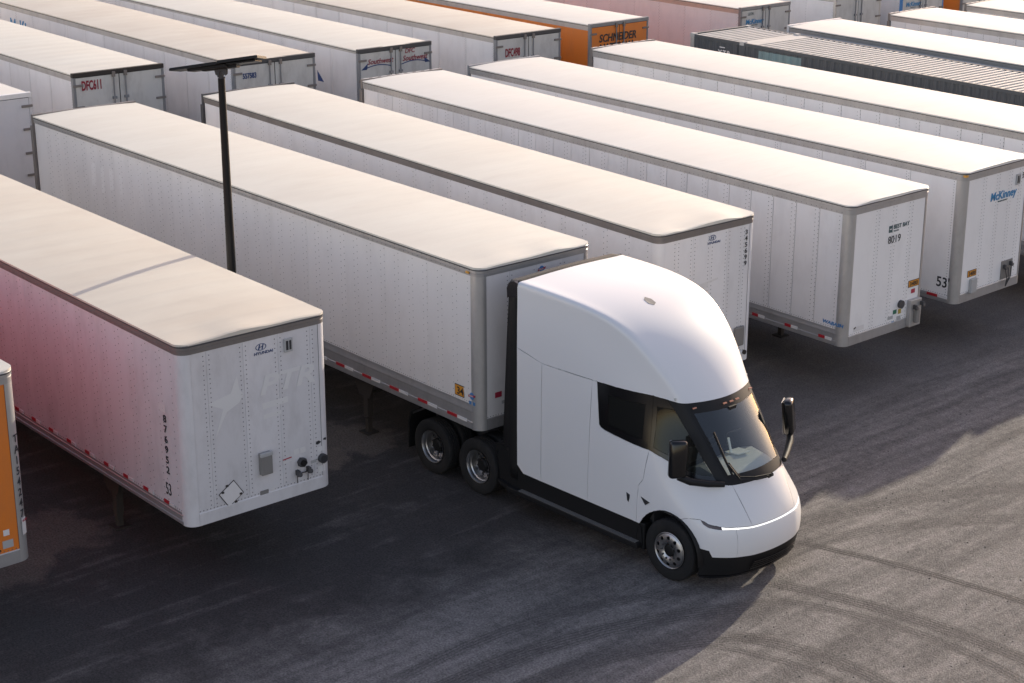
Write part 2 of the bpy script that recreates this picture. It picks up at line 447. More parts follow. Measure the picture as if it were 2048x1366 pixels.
        win = mth('MULTIPLY', win, sstep(sep.outputs[1], ylo, ylo+1.2))
        brk = sstep(streak, 0.28, 0.55)
        k = mth('MULTIPLY', mth('MULTIPLY', mth('MULTIPLY', band, ribs), mth('MULTIPLY', win, min(0.95, st*1.45))), mth('ADD', mth('MULTIPLY', brk, 0.7), 0.3), None, True)
        col = mix(k, col, (0.050, 0.046, 0.047))
    # grains and stones
    g = mth('ADD', sstep(fine, 0.34, 0.66, 0.60, 1.26), mth('MULTIPLY', mth('SUBTRACT', noise(10, 5, 0.7), 0.5), 0.65))
    hs = N('ShaderNodeHueSaturation'); L(g, hs.inputs['Value']); L(col, hs.inputs['Color'])
    sp = sstep(grit, 0.62, 0.70)
    col2 = mix(mth('MULTIPLY', sp, 0.62), hs.outputs[0], (0.04, 0.037, 0.037))
    sp2 = sstep(noise(48, 2, 0.5), 0.72, 0.76)
    col2 = mix(mth('MULTIPLY', sp2, mth('ADD', mth('MULTIPLY', fac, 0.4), 0.25)), col2, (0.30, 0.28, 0.26))
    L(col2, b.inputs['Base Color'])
    h = mth('ADD', mth('MULTIPLY', fine, 0.9), mth('MULTIPLY', mid, 0.9))
    h = mth('ADD', h, mth('MULTIPLY', grit, 0.25))
    h = mth('ADD', h, mth('MULTIPLY', streak, 0.6))
    bp = N('ShaderNodeBump'); bp.inputs['Strength'].default_value = 0.8; bp.inputs['Distance'].default_value = 0.04
    L(h, bp.inputs['Height']); L(bp.outputs[0], b.inputs['Normal'])
    nt.nodes.remove(tread)
    MATS['ground'] = m
ground_material()
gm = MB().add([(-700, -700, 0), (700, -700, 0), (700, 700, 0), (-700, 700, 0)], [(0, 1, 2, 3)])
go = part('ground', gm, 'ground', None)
go['kind'] = 'structure'

# loose stones on the lane
mat('stone', (0.075, 0.068, 0.065), 0.9, var=0.0, dirt=0.6, dirtcol=(0.24, 0.21, 0.19))
st = MB()
for i in range(2600):
    x = 2.5+rnd.random()**0.8*9.5; y = rnd.uniform(-3.5, 17)
    if rnd.random() < 0.25: x = rnd.uniform(-1.5, 4)
    s = 0.006+0.014*rnd.random()**3
    a = rnd.random()*6.28
    pts = [(x+s*1.2*math.cos(a+k*1.57)*rnd.uniform(.7, 1.2), y+s*math.sin(a+k*1.57)*rnd.uniform(.7, 1.2), -0.002) for k in range(4)]
    st.add(pts+[(x+rnd.uniform(-.3, .3)*s, y+rnd.uniform(-.3, .3)*s, s*rnd.uniform(.5, .9))], [(0, 1, 4), (1, 2, 4), (2, 3, 4), (3, 0, 4)])
so = part('loose_stones', st, 'stone', None)
so['kind'] = 'stuff'; so['label'] = 'small dark stones and grit scattered over the dusty lane'; so['category'] = 'gravel'

# ------------------------------------------------------------------ wheels (shared meshes)
def tyre_mesh(r=0.51, w=0.27, rim=0.292, name='tyre'):
    h = w/2
    prof = [(rim, -h*0.72), (rim+0.02, -h*0.86), (rim+0.06, -h*0.96), (r-0.10, -h), (r-0.045, -h*0.97), (r-0.012, -h*0.90), (r-0.002, -h*0.80)]
    for g in (-0.52, -0.17, 0.17, 0.52):
        prof += [(r, (g-0.055)*h), (r-0.014, (g-0.04)*h), (r-0.014, (g+0.04)*h), (r, (g+0.055)*h)]
    prof += [(r-0.002, h*0.80), (r-0.012, h*0.90), (r-0.045, h*0.97), (r-0.10, h), (rim+0.06, h*0.96), (rim+0.02, h*0.86), (rim, h*0.72)]
    n = len(prof)
    def mod(j, k): return -0.006 if (k % 3 == 0 and 5 <= j <= n-6) else 0
    return MB().lathe(prof, 96, mod).mesh(name, True, 35)
def disc_mesh(name, ro, ri, zf, holes, n=60):
    """annular disc in the xz plane with round holes, outer face towards -y; zf(r) gives y"""
    pts = []; edges = []
    def ring(cx, cy, r, k):
        b0 = len(pts)
        for i in range(k):
            t = 2*math.pi*i/k; pts.append(Vector((cx+r*math.cos(t), cy+r*math.sin(t))))
        edges.extend((b0+i, b0+(i+1) % k) for i in range(k))
    ring(0, 0, ro, n); ring(0, 0, ri, 24)
    for hx, hy, hr in holes: ring(hx, hy, hr, 10)
    for r in [ri+(ro-ri)*q for q in (0.2, 0.35, 0.85, 0.95)]:
        for i in range(40):
            t = 2*math.pi*(i+.5)/40; p = Vector((r*math.cos(t), r*math.sin(t)))
            if all((p-Vector((hx, hy))).length > hr*1.15 for hx, hy, hr in holes): pts.append(p)
    v, e, f, *_ = delaunay_2d_cdt(pts, edges, [], 0, 1e-6)
    fs = []
    for t in f:
        c = (v[t[0]]+v[t[1]]+v[t[2]])/3
        if c.length < ri*0.99 or any((c-Vector((hx, hy))).length < hr*0.95 for hx, hy, hr in holes): continue
        fs.append(t)
    mb = MB().add([(p.x, zf(p.length), p.y) for p in v], fs)
    return mb.mesh(name, True, 40)
TYRE = tyre_mesh()
TYRE_S = tyre_mesh(0.51, 0.30, 0.292, 'steer_tyre')
HOLES10 = [(0.222*math.cos(k*math.pi/5), 0.222*math.sin(k*math.pi/5), 0.031) for k in range(10)]
# deep dished rim: the disc sits inside, barrel visible
BARREL = MB().lathe([(0.300, -0.118), (0.304, -0.126), (0.292, -0.124), (0.280, -0.10), (0.278, -0.05), (0.262, -0.035), (0.262, 0.03), (0.25, 0.10)], 64).mesh('rim', True, 40)
DISC_DEEP = disc_mesh('rim_disc', 0.262, 0.14, lambda r: 0.045+0.02*(r/0.26), HOLES10)
BARREL_S = MB().lathe([(0.300, -0.135), (0.305, -0.145), (0.296, -0.15), (0.286, -0.14), (0.278, -0.13), (0.27, -0.08), (0.27, 0.08)], 64).mesh('rim', True, 40)
DISC_FLAT = disc_mesh('rim_disc', 0.280, 0.098, lambda r: -0.125-0.045*max(0, 1-((r-0.19)/0.11)**2) if r > 0.1 else -0.13, HOLES10)
def hub_mesh(y, rh, depth):
    mb = MB().lathe([(0.0, y-depth), (rh*0.75, y-depth), (rh*0.9, y-depth*0.8), (rh, y-depth*0.55), (rh, y+0.06)], 28)
    return mb.mesh('hub', True, 40)
HUB_D = hub_mesh(0.05, 0.125, 0.09)
HUB_S = hub_mesh(-0.13, 0.098, 0.03)
def nuts_mesh(y, rr, rn, ln):
    mb = MB()
    for k in range(10):
        t = (k+.5)*math.pi/5; mb.cyl((rr*math.cos(t), y-ln/2, rr*math.sin(t)), (0, 1, 0), rn, ln, 6)
    return mb.mesh('lug_nuts')
NUTS_D = nuts_mesh(0.045, 0.15, 0.019, 0.05)
NUTS_S = nuts_mesh(-0.145, 0.138, 0.017, 0.032)
BACK = MB().lathe([(0.0, 0.10), (0.27, 0.09)], 24).mesh('brake_drum')
def wheel(parent, x, y, z, side, kind='deep', rot=0.0, zrot=0.0):
    """side -1: outer face to -y, +1: outer face to +y"""
    t = link('wheel', None, None, parent, (x, y, z), (0, 0, (math.pi if side > 0 else 0)+zrot)); t.empty_display_size = 0.2
    sp = link('tyre', TYRE_S if kind == 'steer' else TYRE, 'rubber', t, rot=(0, rot, 0))
    if kind == 'inner': return t
    if kind == 'steer':
        link('rim', BARREL_S, 'alu_bright', t); link('rim_disc', DISC_FLAT, 'alu_bright', t, rot=(0, rot, 0))
        link('hub', HUB_S, 'black_plastic', t); link('lug_nuts', NUTS_S, 'frame_dark', t, rot=(0, rot, 0))
    else:
        link('rim', BARREL, 'alu_bright', t); link('rim_disc', DISC_DEEP, 'alu_bright', t, rot=(0, rot, 0))
        link('hub', HUB_D, 'black_plastic', t); link('lug_nuts', NUTS_D, 'frame_dark', t, rot=(0, rot, 0))
    link('brake_drum', BACK, 'frame_dark', t)
    return t

# ------------------------------------------------------------------ trailers
L_T, W_T, ZB, ZT, RC = 16.15, 2.59, 1.19, 4.11, 0.17
HW = W_T/2
_pm = {}
def panel_mesh(w, h, th=0.014):
    k = (round(w, 3), round(h, 3), th)
    if k not in _pm:
        _pm[k] = MB().box(0, w, 0, th, 0, h, 0.004).mesh('panel')
    return _pm[k]
def rivet_mesh(items, r=0.010, h=0.005):
    """items: (pos, normal)"""
    mb = MB()
    for p, n in items:
        p = Vector(p); n = Vector(n); a = n.orthogonal().normalized(); b = n.cross(a)
        mb.add([p+a*r, p+b*r, p-a*r, p-b*r, p+n*h], [(0, 1, 4), (1, 2, 4), (2, 3, 4), (3, 0, 4)])
    return mb
def nose_path(hw=HW-0.010, rc=RC, L=L_T, n=6):
    p = [(-L+0.05, -hw), (-rc, -hw)]
    for i in range(1, n+1):
        t = -math.pi/2+i*math.pi/2/n; p.append((-rc+rc*math.cos(t), -hw+rc+rc*math.sin(t)))
    for i in range(0, n+1):
        t = i*math.pi/2/n; p.append((-rc+rc*math.cos(t), hw-rc+rc*math.sin(t)))
    p.append((-L+0.05, hw))
    return p
def roof_mesh(seed, nose=True, amp=0.004, sag=0.02):
    rg = random.Random(seed); ph = [rg.random()*6 for _ in range(6)]
    nx, ny = 320, 10
    xs = [-L_T+0.06+(L_T-0.06)*(1-(1-i/nx)**1.0) for i in range(nx+1)]
    if nose: xs = xs[:-2]+[-0.17, -0.15, -0.12, -0.085, -0.05, -0.025, -0.008, 0.006]
    vs = []; m = ny+3
    for x in xs:
        hw = HW+0.006
        if nose and x > -RC: hw -= RC-math.sqrt(max(0, RC*RC-(min(x, 0)+RC)**2))
        row = [(-hw, -0.035)]
        for j in range(ny+1):
            v = -1+2*j/ny
            z = 0.03*(1-v*v)
            e = 1-abs(v)**6
            z += e*0.6*amp*(math.sin(x*2*math.pi/0.61+ph[0])+0.6*math.sin(x*3.1+v*1.5+ph[1])+0.5*math.sin(x*1.3-v*2+ph[2]))
            z += e*0.003*math.exp(-((((x+0.3) % 0.61)-0.3)/0.05)**2)     # roof bows telegraph through the sheet
            if nose:
                k = math.exp(-((x+0.15)/0.55)**2)
                z += k*e*0.5*sag*math.sin(v*5+ph[3]+x*3) + k*sag*0.35*math.sin(v*9+ph[4])*abs(v)**0.5
                if x > -0.03: z -= 0.012*(x+0.03)/0.03
            row.append((v*hw, z))
        row.append((hw, -0.035))
        vs += [(x, y, ZT+z) for y, z in row]
    n = len(xs)
    fs = [(i*m+j, i*m+j+1, (i+1)*m+j+1, (i+1)*m+j) for i in range(n-1) for j in range(m-1)]
    # front fold
    base = len(vs); last = (n-1)*m
    vs += [(vs[last+j][0]+0.004, vs[last+j][1], ZT-0.035+0.006*math.sin(j*2.2+ph[5])) for j in range(m)]
    fs += [(last+j, last+j+1, base+j+1, base+j) for j in range(m-1)]
    return MB().add(vs, fs).mesh('roof', True, 45)

UNDER = {}
def undercarriage():
    """shared meshes for landing gear and tandem bogie"""
    g = MB()
    g.prism([(-0.42, 0.0), (0.42, 0.0), (0.30, -0.22), (0.16, -0.50), (-0.16, -0.50), (-0.30, -0.22)], -0.012, 0.012)      # bracket plate
    for x in (-0.2, 0.2): g.cyl((x, 0, -0.16), (0, 1, 0), 0.055, 0.03, 12)
    UNDER['bracket'] = g.mesh('gear_bracket')
    UNDER['leg'] = MB().box(-0.065, 0.065, -0.065, 0.065, -0.92, 0.0, 0.008).mesh('leg')
    UNDER['tube'] = MB().box(-0.05, 0.05, -0.05, 0.05, -1.17, -0.9, 0.006).mesh('inner_leg')
    UNDER['foot'] = MB().box(-0.14, 0.14, -0.14, 0.14, -1.19, -1.165, 0.006).mesh('foot')
    f = MB()
    for y in (-0.5, 0.5): f.box(-1.9, 1.9, y-0.06, y+0.06, -0.28, -0.02)
    for x in (-1.5, -0.62, 0.62, 1.5): f.box(x-0.05, x+0.05, -0.5, 0.5, -0.26, -0.08)
    for x in (-0.62, 0.62): f.cyl((x, 0, -0.68), (0, 1, 0), 0.065, 2.1, 12)
    UNDER['bogie'] = f.mesh('bogie_frame')
    UNDER['flap'] = MB().box(-0.006, 0.006, -0.30, 0.30, -0.95, -0.25).mesh('mud_flap')
    b = MB().box(-0.05, 0.05, -1.05, 1.05, -0.68, -0.58)
    for y in (-0.5, 0.5): b.box(-0.04, 0.04, y-0.05, y+0.05, -0.6, 0)
    UNDER['guard'] = b.mesh('underride_guard')
undercarriage()

def make_trailer(name, label, x, y, yaw, end='nose', hn=0.0, hr=0.0, pw=1.22, rs=0.41, ro=0.05, rz=0.11, panel='panel_white',
                 nose_panel=None, post='post_alu', rail='rail_grey', brail=None, roof='roof_cream', top_h=0.19, bot_h=0.33, seed=1,
                 amp=0.004, sag=0.02, rivets=True, dashes=False, tape=None, detail=True, gear_x=-3.5, header='frame_dark', group=None, rr=0.0115, sill=None, gap=0.002,
                 nose_seams=(-0.85, -0.23, 0.38, 0.965), nrz=0.075, side_rivets_z=None):
    brail = brail or rail
    nose_panel = nose_panel or panel
    t = thing(name, label, 'trailer', (x, y, hn), (0, -(hn-hr)/L_T, yaw), group)
    gz = lambda lx: -(hn+lx*(hn-hr)/L_T)            # local height of the ground
    nose = end == 'nose'
    # core body (keeps the inside dark)
    k = 0.12
    x1 = -0.03
    part('body_core', MB().prism([(-L_T+0.03, -HW+0.03), (x1-k, -HW+0.03), (x1, -HW+0.03+k), (x1, HW-0.03-k), (x1-k, HW-0.03), (-L_T+0.03, HW-0.03)], ZB+0.06, ZT-0.05, 'z'), 'frame_dark', t)
    # floor cross members
    cm = MB()
    for i in range(26): cm.box(-0.5-i*0.6, -0.42-i*0.6, -HW+0.05, HW-0.05, ZB-0.0, ZB+0.07)
    part('cross_members', cm, 'frame_dark', t)
    # roof
    link('roof', roof_mesh(seed, nose, amp, sag), roof, t)
    # side panels, one by one on the side that shows
    z0, z1 = ZB+bot_h-0.02, ZT-top_h+0.02
    xs0 = -RC if nose else -0.10
    n = int(round((L_T-0.12+xs0)/pw)); w = (L_T-0.10+xs0)/n
    me = panel_mesh(w-gap, z1-z0)
    for i in range(n):
        o = link('side_panel', me, panel, t, (xs0-(i+1)*w, -HW+0.0095+rnd.uniform(-0.0012, 0.0012), z0), (0, 0, rnd.uniform(-0.0008, 0.0008)))
    part('far_wall', MB().box(-L_T+0.05, xs0, HW-0.022, HW-0.0095, z0, z1), panel, t)
    # rivets of the visible side
    if rivets:
        it = []
        nr = int((L_T-0.4)/rs)
        for i in range(nr):
            cx = xs0-i*rs-(0.0 if rs < pw else 0)
            for dx in ((-ro, ro) if ro else (0,)):
                zz = z0+0.05+(rz/2 if dx > 0 else 0)
                while zz < z1-0.03:
                    it.append(((cx+dx-0.06, -HW+0.0088, zz), (0, -1, 0))); zz += rz
        xx = xs0-0.05
        while xx > -L_T+0.2:
            it.append(((xx, -HW+0.0088, z0+0.045), (0, -1, 0))); xx -= 0.06 if detail else 0.12
        if detail:
            xx = xs0-0.05
            while xx > -L_T+0.2:
                it.append(((xx, -HW-0.0035, ZT-top_h+0.035), (0, -1, 0))); it.append(((xx, -HW-0.0085, ZT-0.055), (0, -1, 0))); xx -= 0.13
        if nose and detail:
            for s in nose_seams:
                for dy in (-0.05, 0.05):
                    zz = ZB+0.28
                    while zz < ZT-top_h-0.02: it.append(((-0.0005, s+dy, zz), (1, 0, 0))); zz += nrz
            yy = -HW+RC+0.03
            while yy < HW-RC: it.append(((-0.0005, yy, ZB+0.225), (1, 0, 0))); yy += 0.06
        ro_ = part('rivets', rivet_mesh(it, rr), 'rivet', t); ro_['kind'] = 'stuff'
    # rails
    tp = [(-0.004, ZT-top_h), (0.006, ZT-top_h), (0.008, ZT-0.105), (0.002, ZT-0.10), (0.002, ZT-0.09), (0.014, ZT-0.085), (0.014, ZT-0.03), (0.0, ZT-0.018)]
    bt = [(-0.02, ZB), (0.006, ZB), (0.010, ZB+0.02), (0.010, ZB+bot_h*0.28), (0.002, ZB+bot_h*0.30), (0.002, ZB+bot_h*0.66), (0.011, ZB+bot_h*0.69), (0.011, ZB+bot_h*0.76), (0.004, ZB+bot_h*0.8), (0.004, ZB+bot_h), (-0.004, ZB+bot_h)]
    if nose:
        part('top_rail', MB().sweep(nose_path(), tp), rail, t, True, 30)
        part('roof_shade_strip', MB().sweep(nose_path(), [(0.0, ZT-0.052), (0.0185, ZT-0.050), (0.0185, ZT-0.030), (0.0, ZT-0.028)]), 'frame_dark', t)  # dark strip standing in for the shade under the roof overhang
        hw = HW-0.010
        part('bottom_rail', MB().sweep([(-L_T+0.05, -hw), (-RC, -hw)], bt), brail, t, True, 30)
        part('bottom_rail', MB().sweep([(-RC, hw), (-L_T+0.05, hw)], bt), brail, t, True, 30)
        # rounded corner posts
        for s in (-1, 1):
            pth = []
            for i in range(9):
                a = i*math.pi/16
                px_, py_ = -RC+RC*math.sin(a), -hw+RC-RC*math.cos(a)
                pth.append((px_, py_) if s < 0 else (px_, -py_))
            if s > 0: pth = pth[::-1]
            ext = [(-RC-0.035, -hw if s < 0 else hw)]
            pth = (ext+pth) if s < 0 else (pth+ext)
            part('corner_post', MB().sweep(pth, [(-0.01, ZB-0.005), (0.0045, ZB-0.005), (0.0045, ZT-top_h+0.01), (-0.01, ZT-top_h+0.01)]), post, t, True, 40)
        # nose panels
        ed = [-hw+RC]+list(nose_seams)+[hw-RC]
        for a, b in zip(ed[:-1], ed[1:]):
            link('nose_panel', panel_mesh(b-a-0.002, ZT-top_h-ZB-0.2+0.02), nose_panel, t, (-0.0008+rnd.uniform(-.001, 0), a+0.001, ZB+0.2), (0, 0, math.pi/2))
        part('nose_sill', MB().sweep([(0, -hw+RC), (0, hw-RC)], [(-0.03, ZB-0.005), (0.006, ZB-0.005), (0.008, ZB+0.19), (0.0, ZB+0.205), (-0.02, ZB+0.205)]), sill or (brail if brail != 'rail_dark' else 'post_alu'), t)
        # rear frame far end
        part('rear_header', MB().box(-L_T-0.02, -L_T+0.07, -HW-0.012, HW+0.012, ZT-0.22, ZT+0.035, 0.006), header, t)
        for s in (-1, 1):
            part('rear_post', MB().box(-L_T-0.02, -L_T+0.09, s*HW-0.05, s*HW+0.05, ZB-0.02, ZT-0.22, 0.006), header if header != 'post_alu' else 'post_steel', t)
        part('rear_door', MB().box(-L_T-0.012, -L_T+0.03, -HW+0.06, HW-0.06, ZB+0.05, ZT-0.2), 'door_white', t)
        if dashes:
            for i in range(9):
                yy = -HW+0.08+i*0.28
                part('header_tape', MB().box(-L_T-0.018, -L_T+0.02, yy, yy+0.17, ZT+0.0352, ZT+0.0372), 'tape_white' if i % 2 == 0 else 'tape_white', t)
    else:
        hw = HW-0.010
        for s in (-1, 1):
            a, b = ((-L_T, -hw), (-0.1, -hw)) if s < 0 else ((-0.1, hw), (-L_T, hw))
            part('top_rail', MB().sweep([a, b], tp), rail, t, True, 30)
            part('roof_shade_strip', MB().sweep([a, b], [(0.0, ZT-0.052), (0.0185, ZT-0.050), (0.0185, ZT-0.030), (0.0, ZT-0.028)]), 'frame_dark', t)  # same painted overhang shade along the straight sides
            part('bottom_rail', MB().sweep([a, b], bt), brail, t, True, 30)
            part('rear_post', MB().box(-0.11, 0.0, s*HW-0.06 if s > 0 else -HW-0.012, s*HW+0.012 if s > 0 else -HW+0.06, ZB-0.1, ZT-0.086, 0.006), post, t)
        part('rear_header', MB().box(-0.11, 0.012, -HW-0.014, HW+0.014, ZT-0.085, ZT+0.03, 0.006), header, t)
        part('rear_sill', MB().box(-0.11, 0.012, -HW-0.01, HW+0.01, ZB-0.12, ZB+0.06, 0.006), 'frame_dark', t)
        dz0, dz1 = ZB+0.07, ZT-0.10
        for s in (-1, 1):
            a, b = (-HW+0.065, -0.012) if s < 0 else (0.012, HW-0.065)
            d = part('rear_door', MB().box(-0.045, -0.004, a, b, dz0, dz1, 0.006), 'door_white', t)
            part('gasket', MB().box(-0.05, -0.010, a-0.012, b+0.012, dz0-0.01, dz1+0.008), 'black_plastic', d)
            rm = MB().cyl((0.022, s*0.17, (dz0+dz1)/2), (0, 0, 1), 0.019, dz1-dz0+0.14, 10)
            part('lock_rod', rm, 'post_steel', d)
            for zz in (dz0+0.25, dz0+1.2, dz0+2.1):
                part('rod_bracket', MB().box(-0.004, 0.045, s*0.17-0.06, s*0.17+0.06, zz, zz+0.07, 0.004), 'post_steel', d)
            for zz in (dz0-0.03, dz1-0.06):
                part('cam_keeper', MB().box(-0.004, 0.05, s*0.17-0.045, s*0.17+0.045, zz, zz+0.14, 0.008), 'rail_dark', d)
            for zz in (dz0+0.22, dz0+0.8, dz0+1.35, dz0+1.95, dz1-0.23):
                part('hinge', MB().box(-0.002, 0.030, s*(HW-0.26) if s > 0 else -HW-0.02, s*(HW+0.02) if s > 0 else -HW+0.26, zz, zz+0.06, 0.006), 'rail_dark', d)
        part('front_wall', MB().box(-L_T, -L_T+0.03, -HW+0.01, HW-0.01, ZB+0.05, ZT-0.05), panel, t)
    # conspicuity tape on the lower edge
    if tape:
        tz, step, lr, lw, th, first, cnt = tape
        for i in range(cnt):
            xx = first-i*step
            part('tape_strip', MB().box(xx-lw-lr, xx-lw, -HW-0.0075, -HW+0.004, tz, tz+th), 'tape_red', t)
            part('tape_strip', MB().box(xx-lw, xx, -HW-0.0075, -HW+0.004, tz, tz+th), 'tape_white', t)
    # landing gear and bogie
    if nose:
        gx = gear_x
        for s in (-1, 1):
            lg = link('landing_leg', UNDER['leg'], 'frame_rust', t, (gx, s*0.93, ZB+0.02))
            dz = gz(gx)
            link('inner_leg', UNDER['tube'], 'frame_rust', lg, (0, 0, dz-0.02)); link('foot', UNDER['foot'], 'frame_rust', lg, (0, 0, dz-0.015))
            link('gear_bracket', UNDER['bracket'], 'frame_rust', t, (gx, s*1.01, ZB+0.02))
        part('gear_brace', MB().tube([(gx, -0.9, 0.75), (gx, 0.9, 0.75)], 0.03, 8).tube([(gx, -0.9, 0.6), (gx-0.9, -0.5, ZB+0.04)], 0.025, 8).tube([(gx, 0.9, 0.6), (gx-0.9, 0.5, ZB+0.04)], 0.025, 8), 'frame_rust', t)
        part('coupler_plate', MB().box(-1.9, -0.25, -0.6, 0.6, ZB-0.02, ZB+0.03), 'frame_dark', t)
    bx = -13.2 if nose else -2.9
    link('bogie_frame', UNDER['bogie'], 'frame_dark', t, (bx, 0, ZB+0.0))
    for dx in (-0.62, 0.62):
        for s in (-1, 1):
            wheel(t, bx+dx, s*1.10, gz(bx+dx)+0.508, s, 'deep', rnd.random()*6)
            wheel(t, bx+dx, s*0.78, gz(bx+dx)+0.508, s, 'inner')
    for s in (-1, 1):
        link('mud_flap', UNDER['flap'], 'rubber', t, (bx-1.35 if nose else bx-1.35, s*0.94, ZB))
    link('underride_guard', UNDER['guard'], 'frame_dark', t, (-L_T+0.08 if nose else -0.08, 0, ZB-0.02))
    return t

SX = dict(right=(1, 0, 0), up=(0, 0, 1))          # on a trailer's side
SY = -HW+0.0088
def emblem_h(t, y, z, w, m='ink_navy'):
    """oval emblem with slanted bars and a word under it"""
    mb = MB(); n = 28
    vs = []
    for k in range(n):
        a = 2*math.pi*k/n
        for q in (1.0, 0.86): vs.append((0.004, y+w*0.5*q*math.cos(a), z+w*0.29*q*math.sin(a)))
    mb.add(vs, [(2*k, 2*((k+1) % n), 2*((k+1) % n)+1, 2*k+1) for k in range(n)])
    def bar(x0, z0, x1, z1, h): mb.add([(0.0045, y+w*(x0-h), z+w*z0), (0.0045, y+w*(x0+h), z+w*z0), (0.0045, y+w*(x1+h), z+w*z1), (0.0045, y+w*(x1-h), z+w*z1)], [(0, 1, 2, 3)])
    bar(-0.22, -0.22, -0.10, 0.22, 0.055); bar(0.10, -0.22, 0.22, 0.22, 0.055); bar(-0.13, -0.02, 0.13, 0.05, 0.05)
    mb.add([(0.0045, y-w*.18, z-w*.06), (0.0045, y+w*.12, z-w*.01), (0.0045, y+w*.18, z+w*.06), (0.0045, y-w*.12, z+w*.01)], [(0, 1, 2, 3)])
    part('emblem', mb, m, t)
    text('maker_name', 'HYUNDAI', m, t, (0, y-w*0.66, z-w*0.62), w*0.235, bold=0.02, xs=1.18)
def emblem_globe(t, o, right, w):
    r = Vector(right); u = Vector((0, 0, 1)); c = Vector(o)
    plate('emblem', 'sticker_blue', t, c, 0, 0, right, th=0.002, poly=[(w*.32*math.cos(a*.314), w*.32*math.sin(a*.314)) for a in range(20)])
    plate('emblem_ribbon', 'sticker_red', t, c+r.cross(u)*0.0025, 0, 0, right, th=0.002, poly=[(-w*.5, -w*.14), (w*.42, -w*.02), (w*.5, w*.16), (-w*.42, w*.06)])
    text('maker_name', 'UTILITY', 'tape_white', t, c-r*w*.36-u*w*.05+r.cross(u)*0.003, w*0.11, right, (0, 0, 1), bold=0.03, shear=0.2)
def vent(t, y, z, w=0.15, h=0.22):
    v = part('vent', MB().box(0, 0.03, y-w/2, y+w/2, z-h/2, z+h/2, 0.006), 'sticker_grey', t)
    part('vent_opening', MB().box(0.026, 0.032, y-w*.32, y+w*.32, z-h*.34, z+h*.34), 'ink_black', v)
    part('vent_bar', MB().box(0.03, 0.036, y-0.006, y+0.006, z-h*.34, z+h*.34), 'sticker_grey', v)
def gladhand(t, y, z):
    g = part('air_coupler', MB().box(0, 0.09, y-0.025, y+0.025, z-0.03, z+0.06, 0.008).cyl((0.075, y+0.01, z-0.01), (1, 0, 0.3), 0.038, 0.05, 12), 'frame_dark', t)
    return g
def socket(t, y, z, r=0.08):
    s = part('electric_socket', MB().cyl((0.035, y, z), (1, 0, 0), r, 0.07, 6), 'frame_dark', t)
    part('socket_cap', MB().cyl((0.08, y, z), (1, 0, 0), r*0.62, 0.03, 14), 'black_plastic', s)
def placard_3480(t, y, z, w=0.36, h=0.14, tilt=0):
    p = plate('placard', 'ink_black', t, (0, y, z), w, h, rotdeg=tilt, th=0.003)
    plate('placard_field', 'ink_orange', t, (0.004, y, z), w*0.93, h*0.84, rotdeg=tilt, th=0.002)
    a = R(tilt); rt = (0, math.cos(a), math.sin(a)); up = (0, -math.sin(a), math.cos(a))
    o = Vector((0.0065, y, z))-Vector(rt)*w*0.40-Vector(up)*h*0.30
    text('placard_number', '3480', 'ink_black', t, o, h*0.60, rt, up, bold=0.02, xs=1.08)
def mckinney(t, y, z, h, right=(0, 1, 0), base=None, sub=True):
    r = Vector(right)
    o = Vector(base) if base else Vector((0, y, z))
    text('company_name', 'McKinney', 'ink_blue', t, o, h, right, bold=0.035, shear=0.12, xs=1.0)
    if sub: text('company_line', 'TRAILER RENTALS', 'ink_teal', t, o+r*h*1.7-Vector((0, 0, h*0.38)), h*0.18, right, bold=0.01, shear=0.15)

# --- A: front left trailer with the oval emblem and number down the side
A = make_trailer('semi_trailer', 'white riveted trailer numbered 876952 down its corner, between orange trailer and truck', 0, 0, R(-0.47), hn=-0.07, hr=-0.02,
                 panel='panel_worn', post='panel_worn', rail='rail_dark', brail='rail_grey', roof='roof_tan', seed=11, rs=0.42, ro=0.055, rz=0.115,
                 bot_h=0.20, top_h=0.165, amp=0.003, sag=0.028, sill='panel_worn', tape=(1.40, 0.64, 0.16, 0.15, 0.055, -0.41, 16), gear_x=-3.0, header='frame_dark',
                 nose_seams=(-0.85, -0.225, 0.385, 0.965), group='white trailers parked nose out')
emblem_h(A, 0.09, 3.80, 0.19)
vent(A, 0.565, 3.73)
bx = part('document_box', MB().box(0, 0.09, -0.045, 0.155, 1.73, 2.09, 0.012), 'box_grey', A)
part('box_lid', MB().box(0.05, 0.10, -0.052, 0.162, 2.04, 2.10, 0.006), 'sticker_grey', bx)
ph = plate('placard_holder', 'panel_warm', A, (0.002, -0.55, 1.56), 0.30, 0.28, rotdeg=33, th=0.006)
plate('holder_rim', 'frame_rust', A, (0.0, -0.55, 1.56), 0.325, 0.305, rotdeg=33, th=0.004)
for a, b in ((-0.70, 1.62), (-0.62, 1.71), (-0.48, 1.41), (-0.39, 1.52)):
    part('holder_clip', MB().box(0.003, 0.022, a-0.02, a+0.02, b-0.015, b+0.015, 0.003), 'frame_rust', A)
plate('rating_plate', 'box_grey', A, (0, 0.03, 1.40), 0.15, 0.10)
plate('notice', 'tape_white', A, (0, 0.19, 1.41), 0.07, 0.06, th=0.002)
socket(A, 0.72, 1.74); gladhand(A, 0.63, 1.57); gladhand(A, 0.83, 1.58)
part('air_line', MB().tube([(0.02, 0.63, 1.56), (0.012, 0.635, 1.40)], 0.006, 6).tube([(0.02, 0.83, 1.57), (0.012, 0.83, 1.40)], 0.006, 6).tube([(0.03, 0.65, 1.56), (0.03, 0.82, 1.56)], 0.007, 6), 'frame_rust', A)
part('round_vent', MB().cyl((0.03, 1.11, 1.70), (1, 0, 0), 0.078, 0.06, 20), 'frame_dark', A)
part('vent_face', MB().cyl((0.062, 1.11, 1.70), (1, 0, 0), 0.058, 0.012, 20), 'ink_black', A)
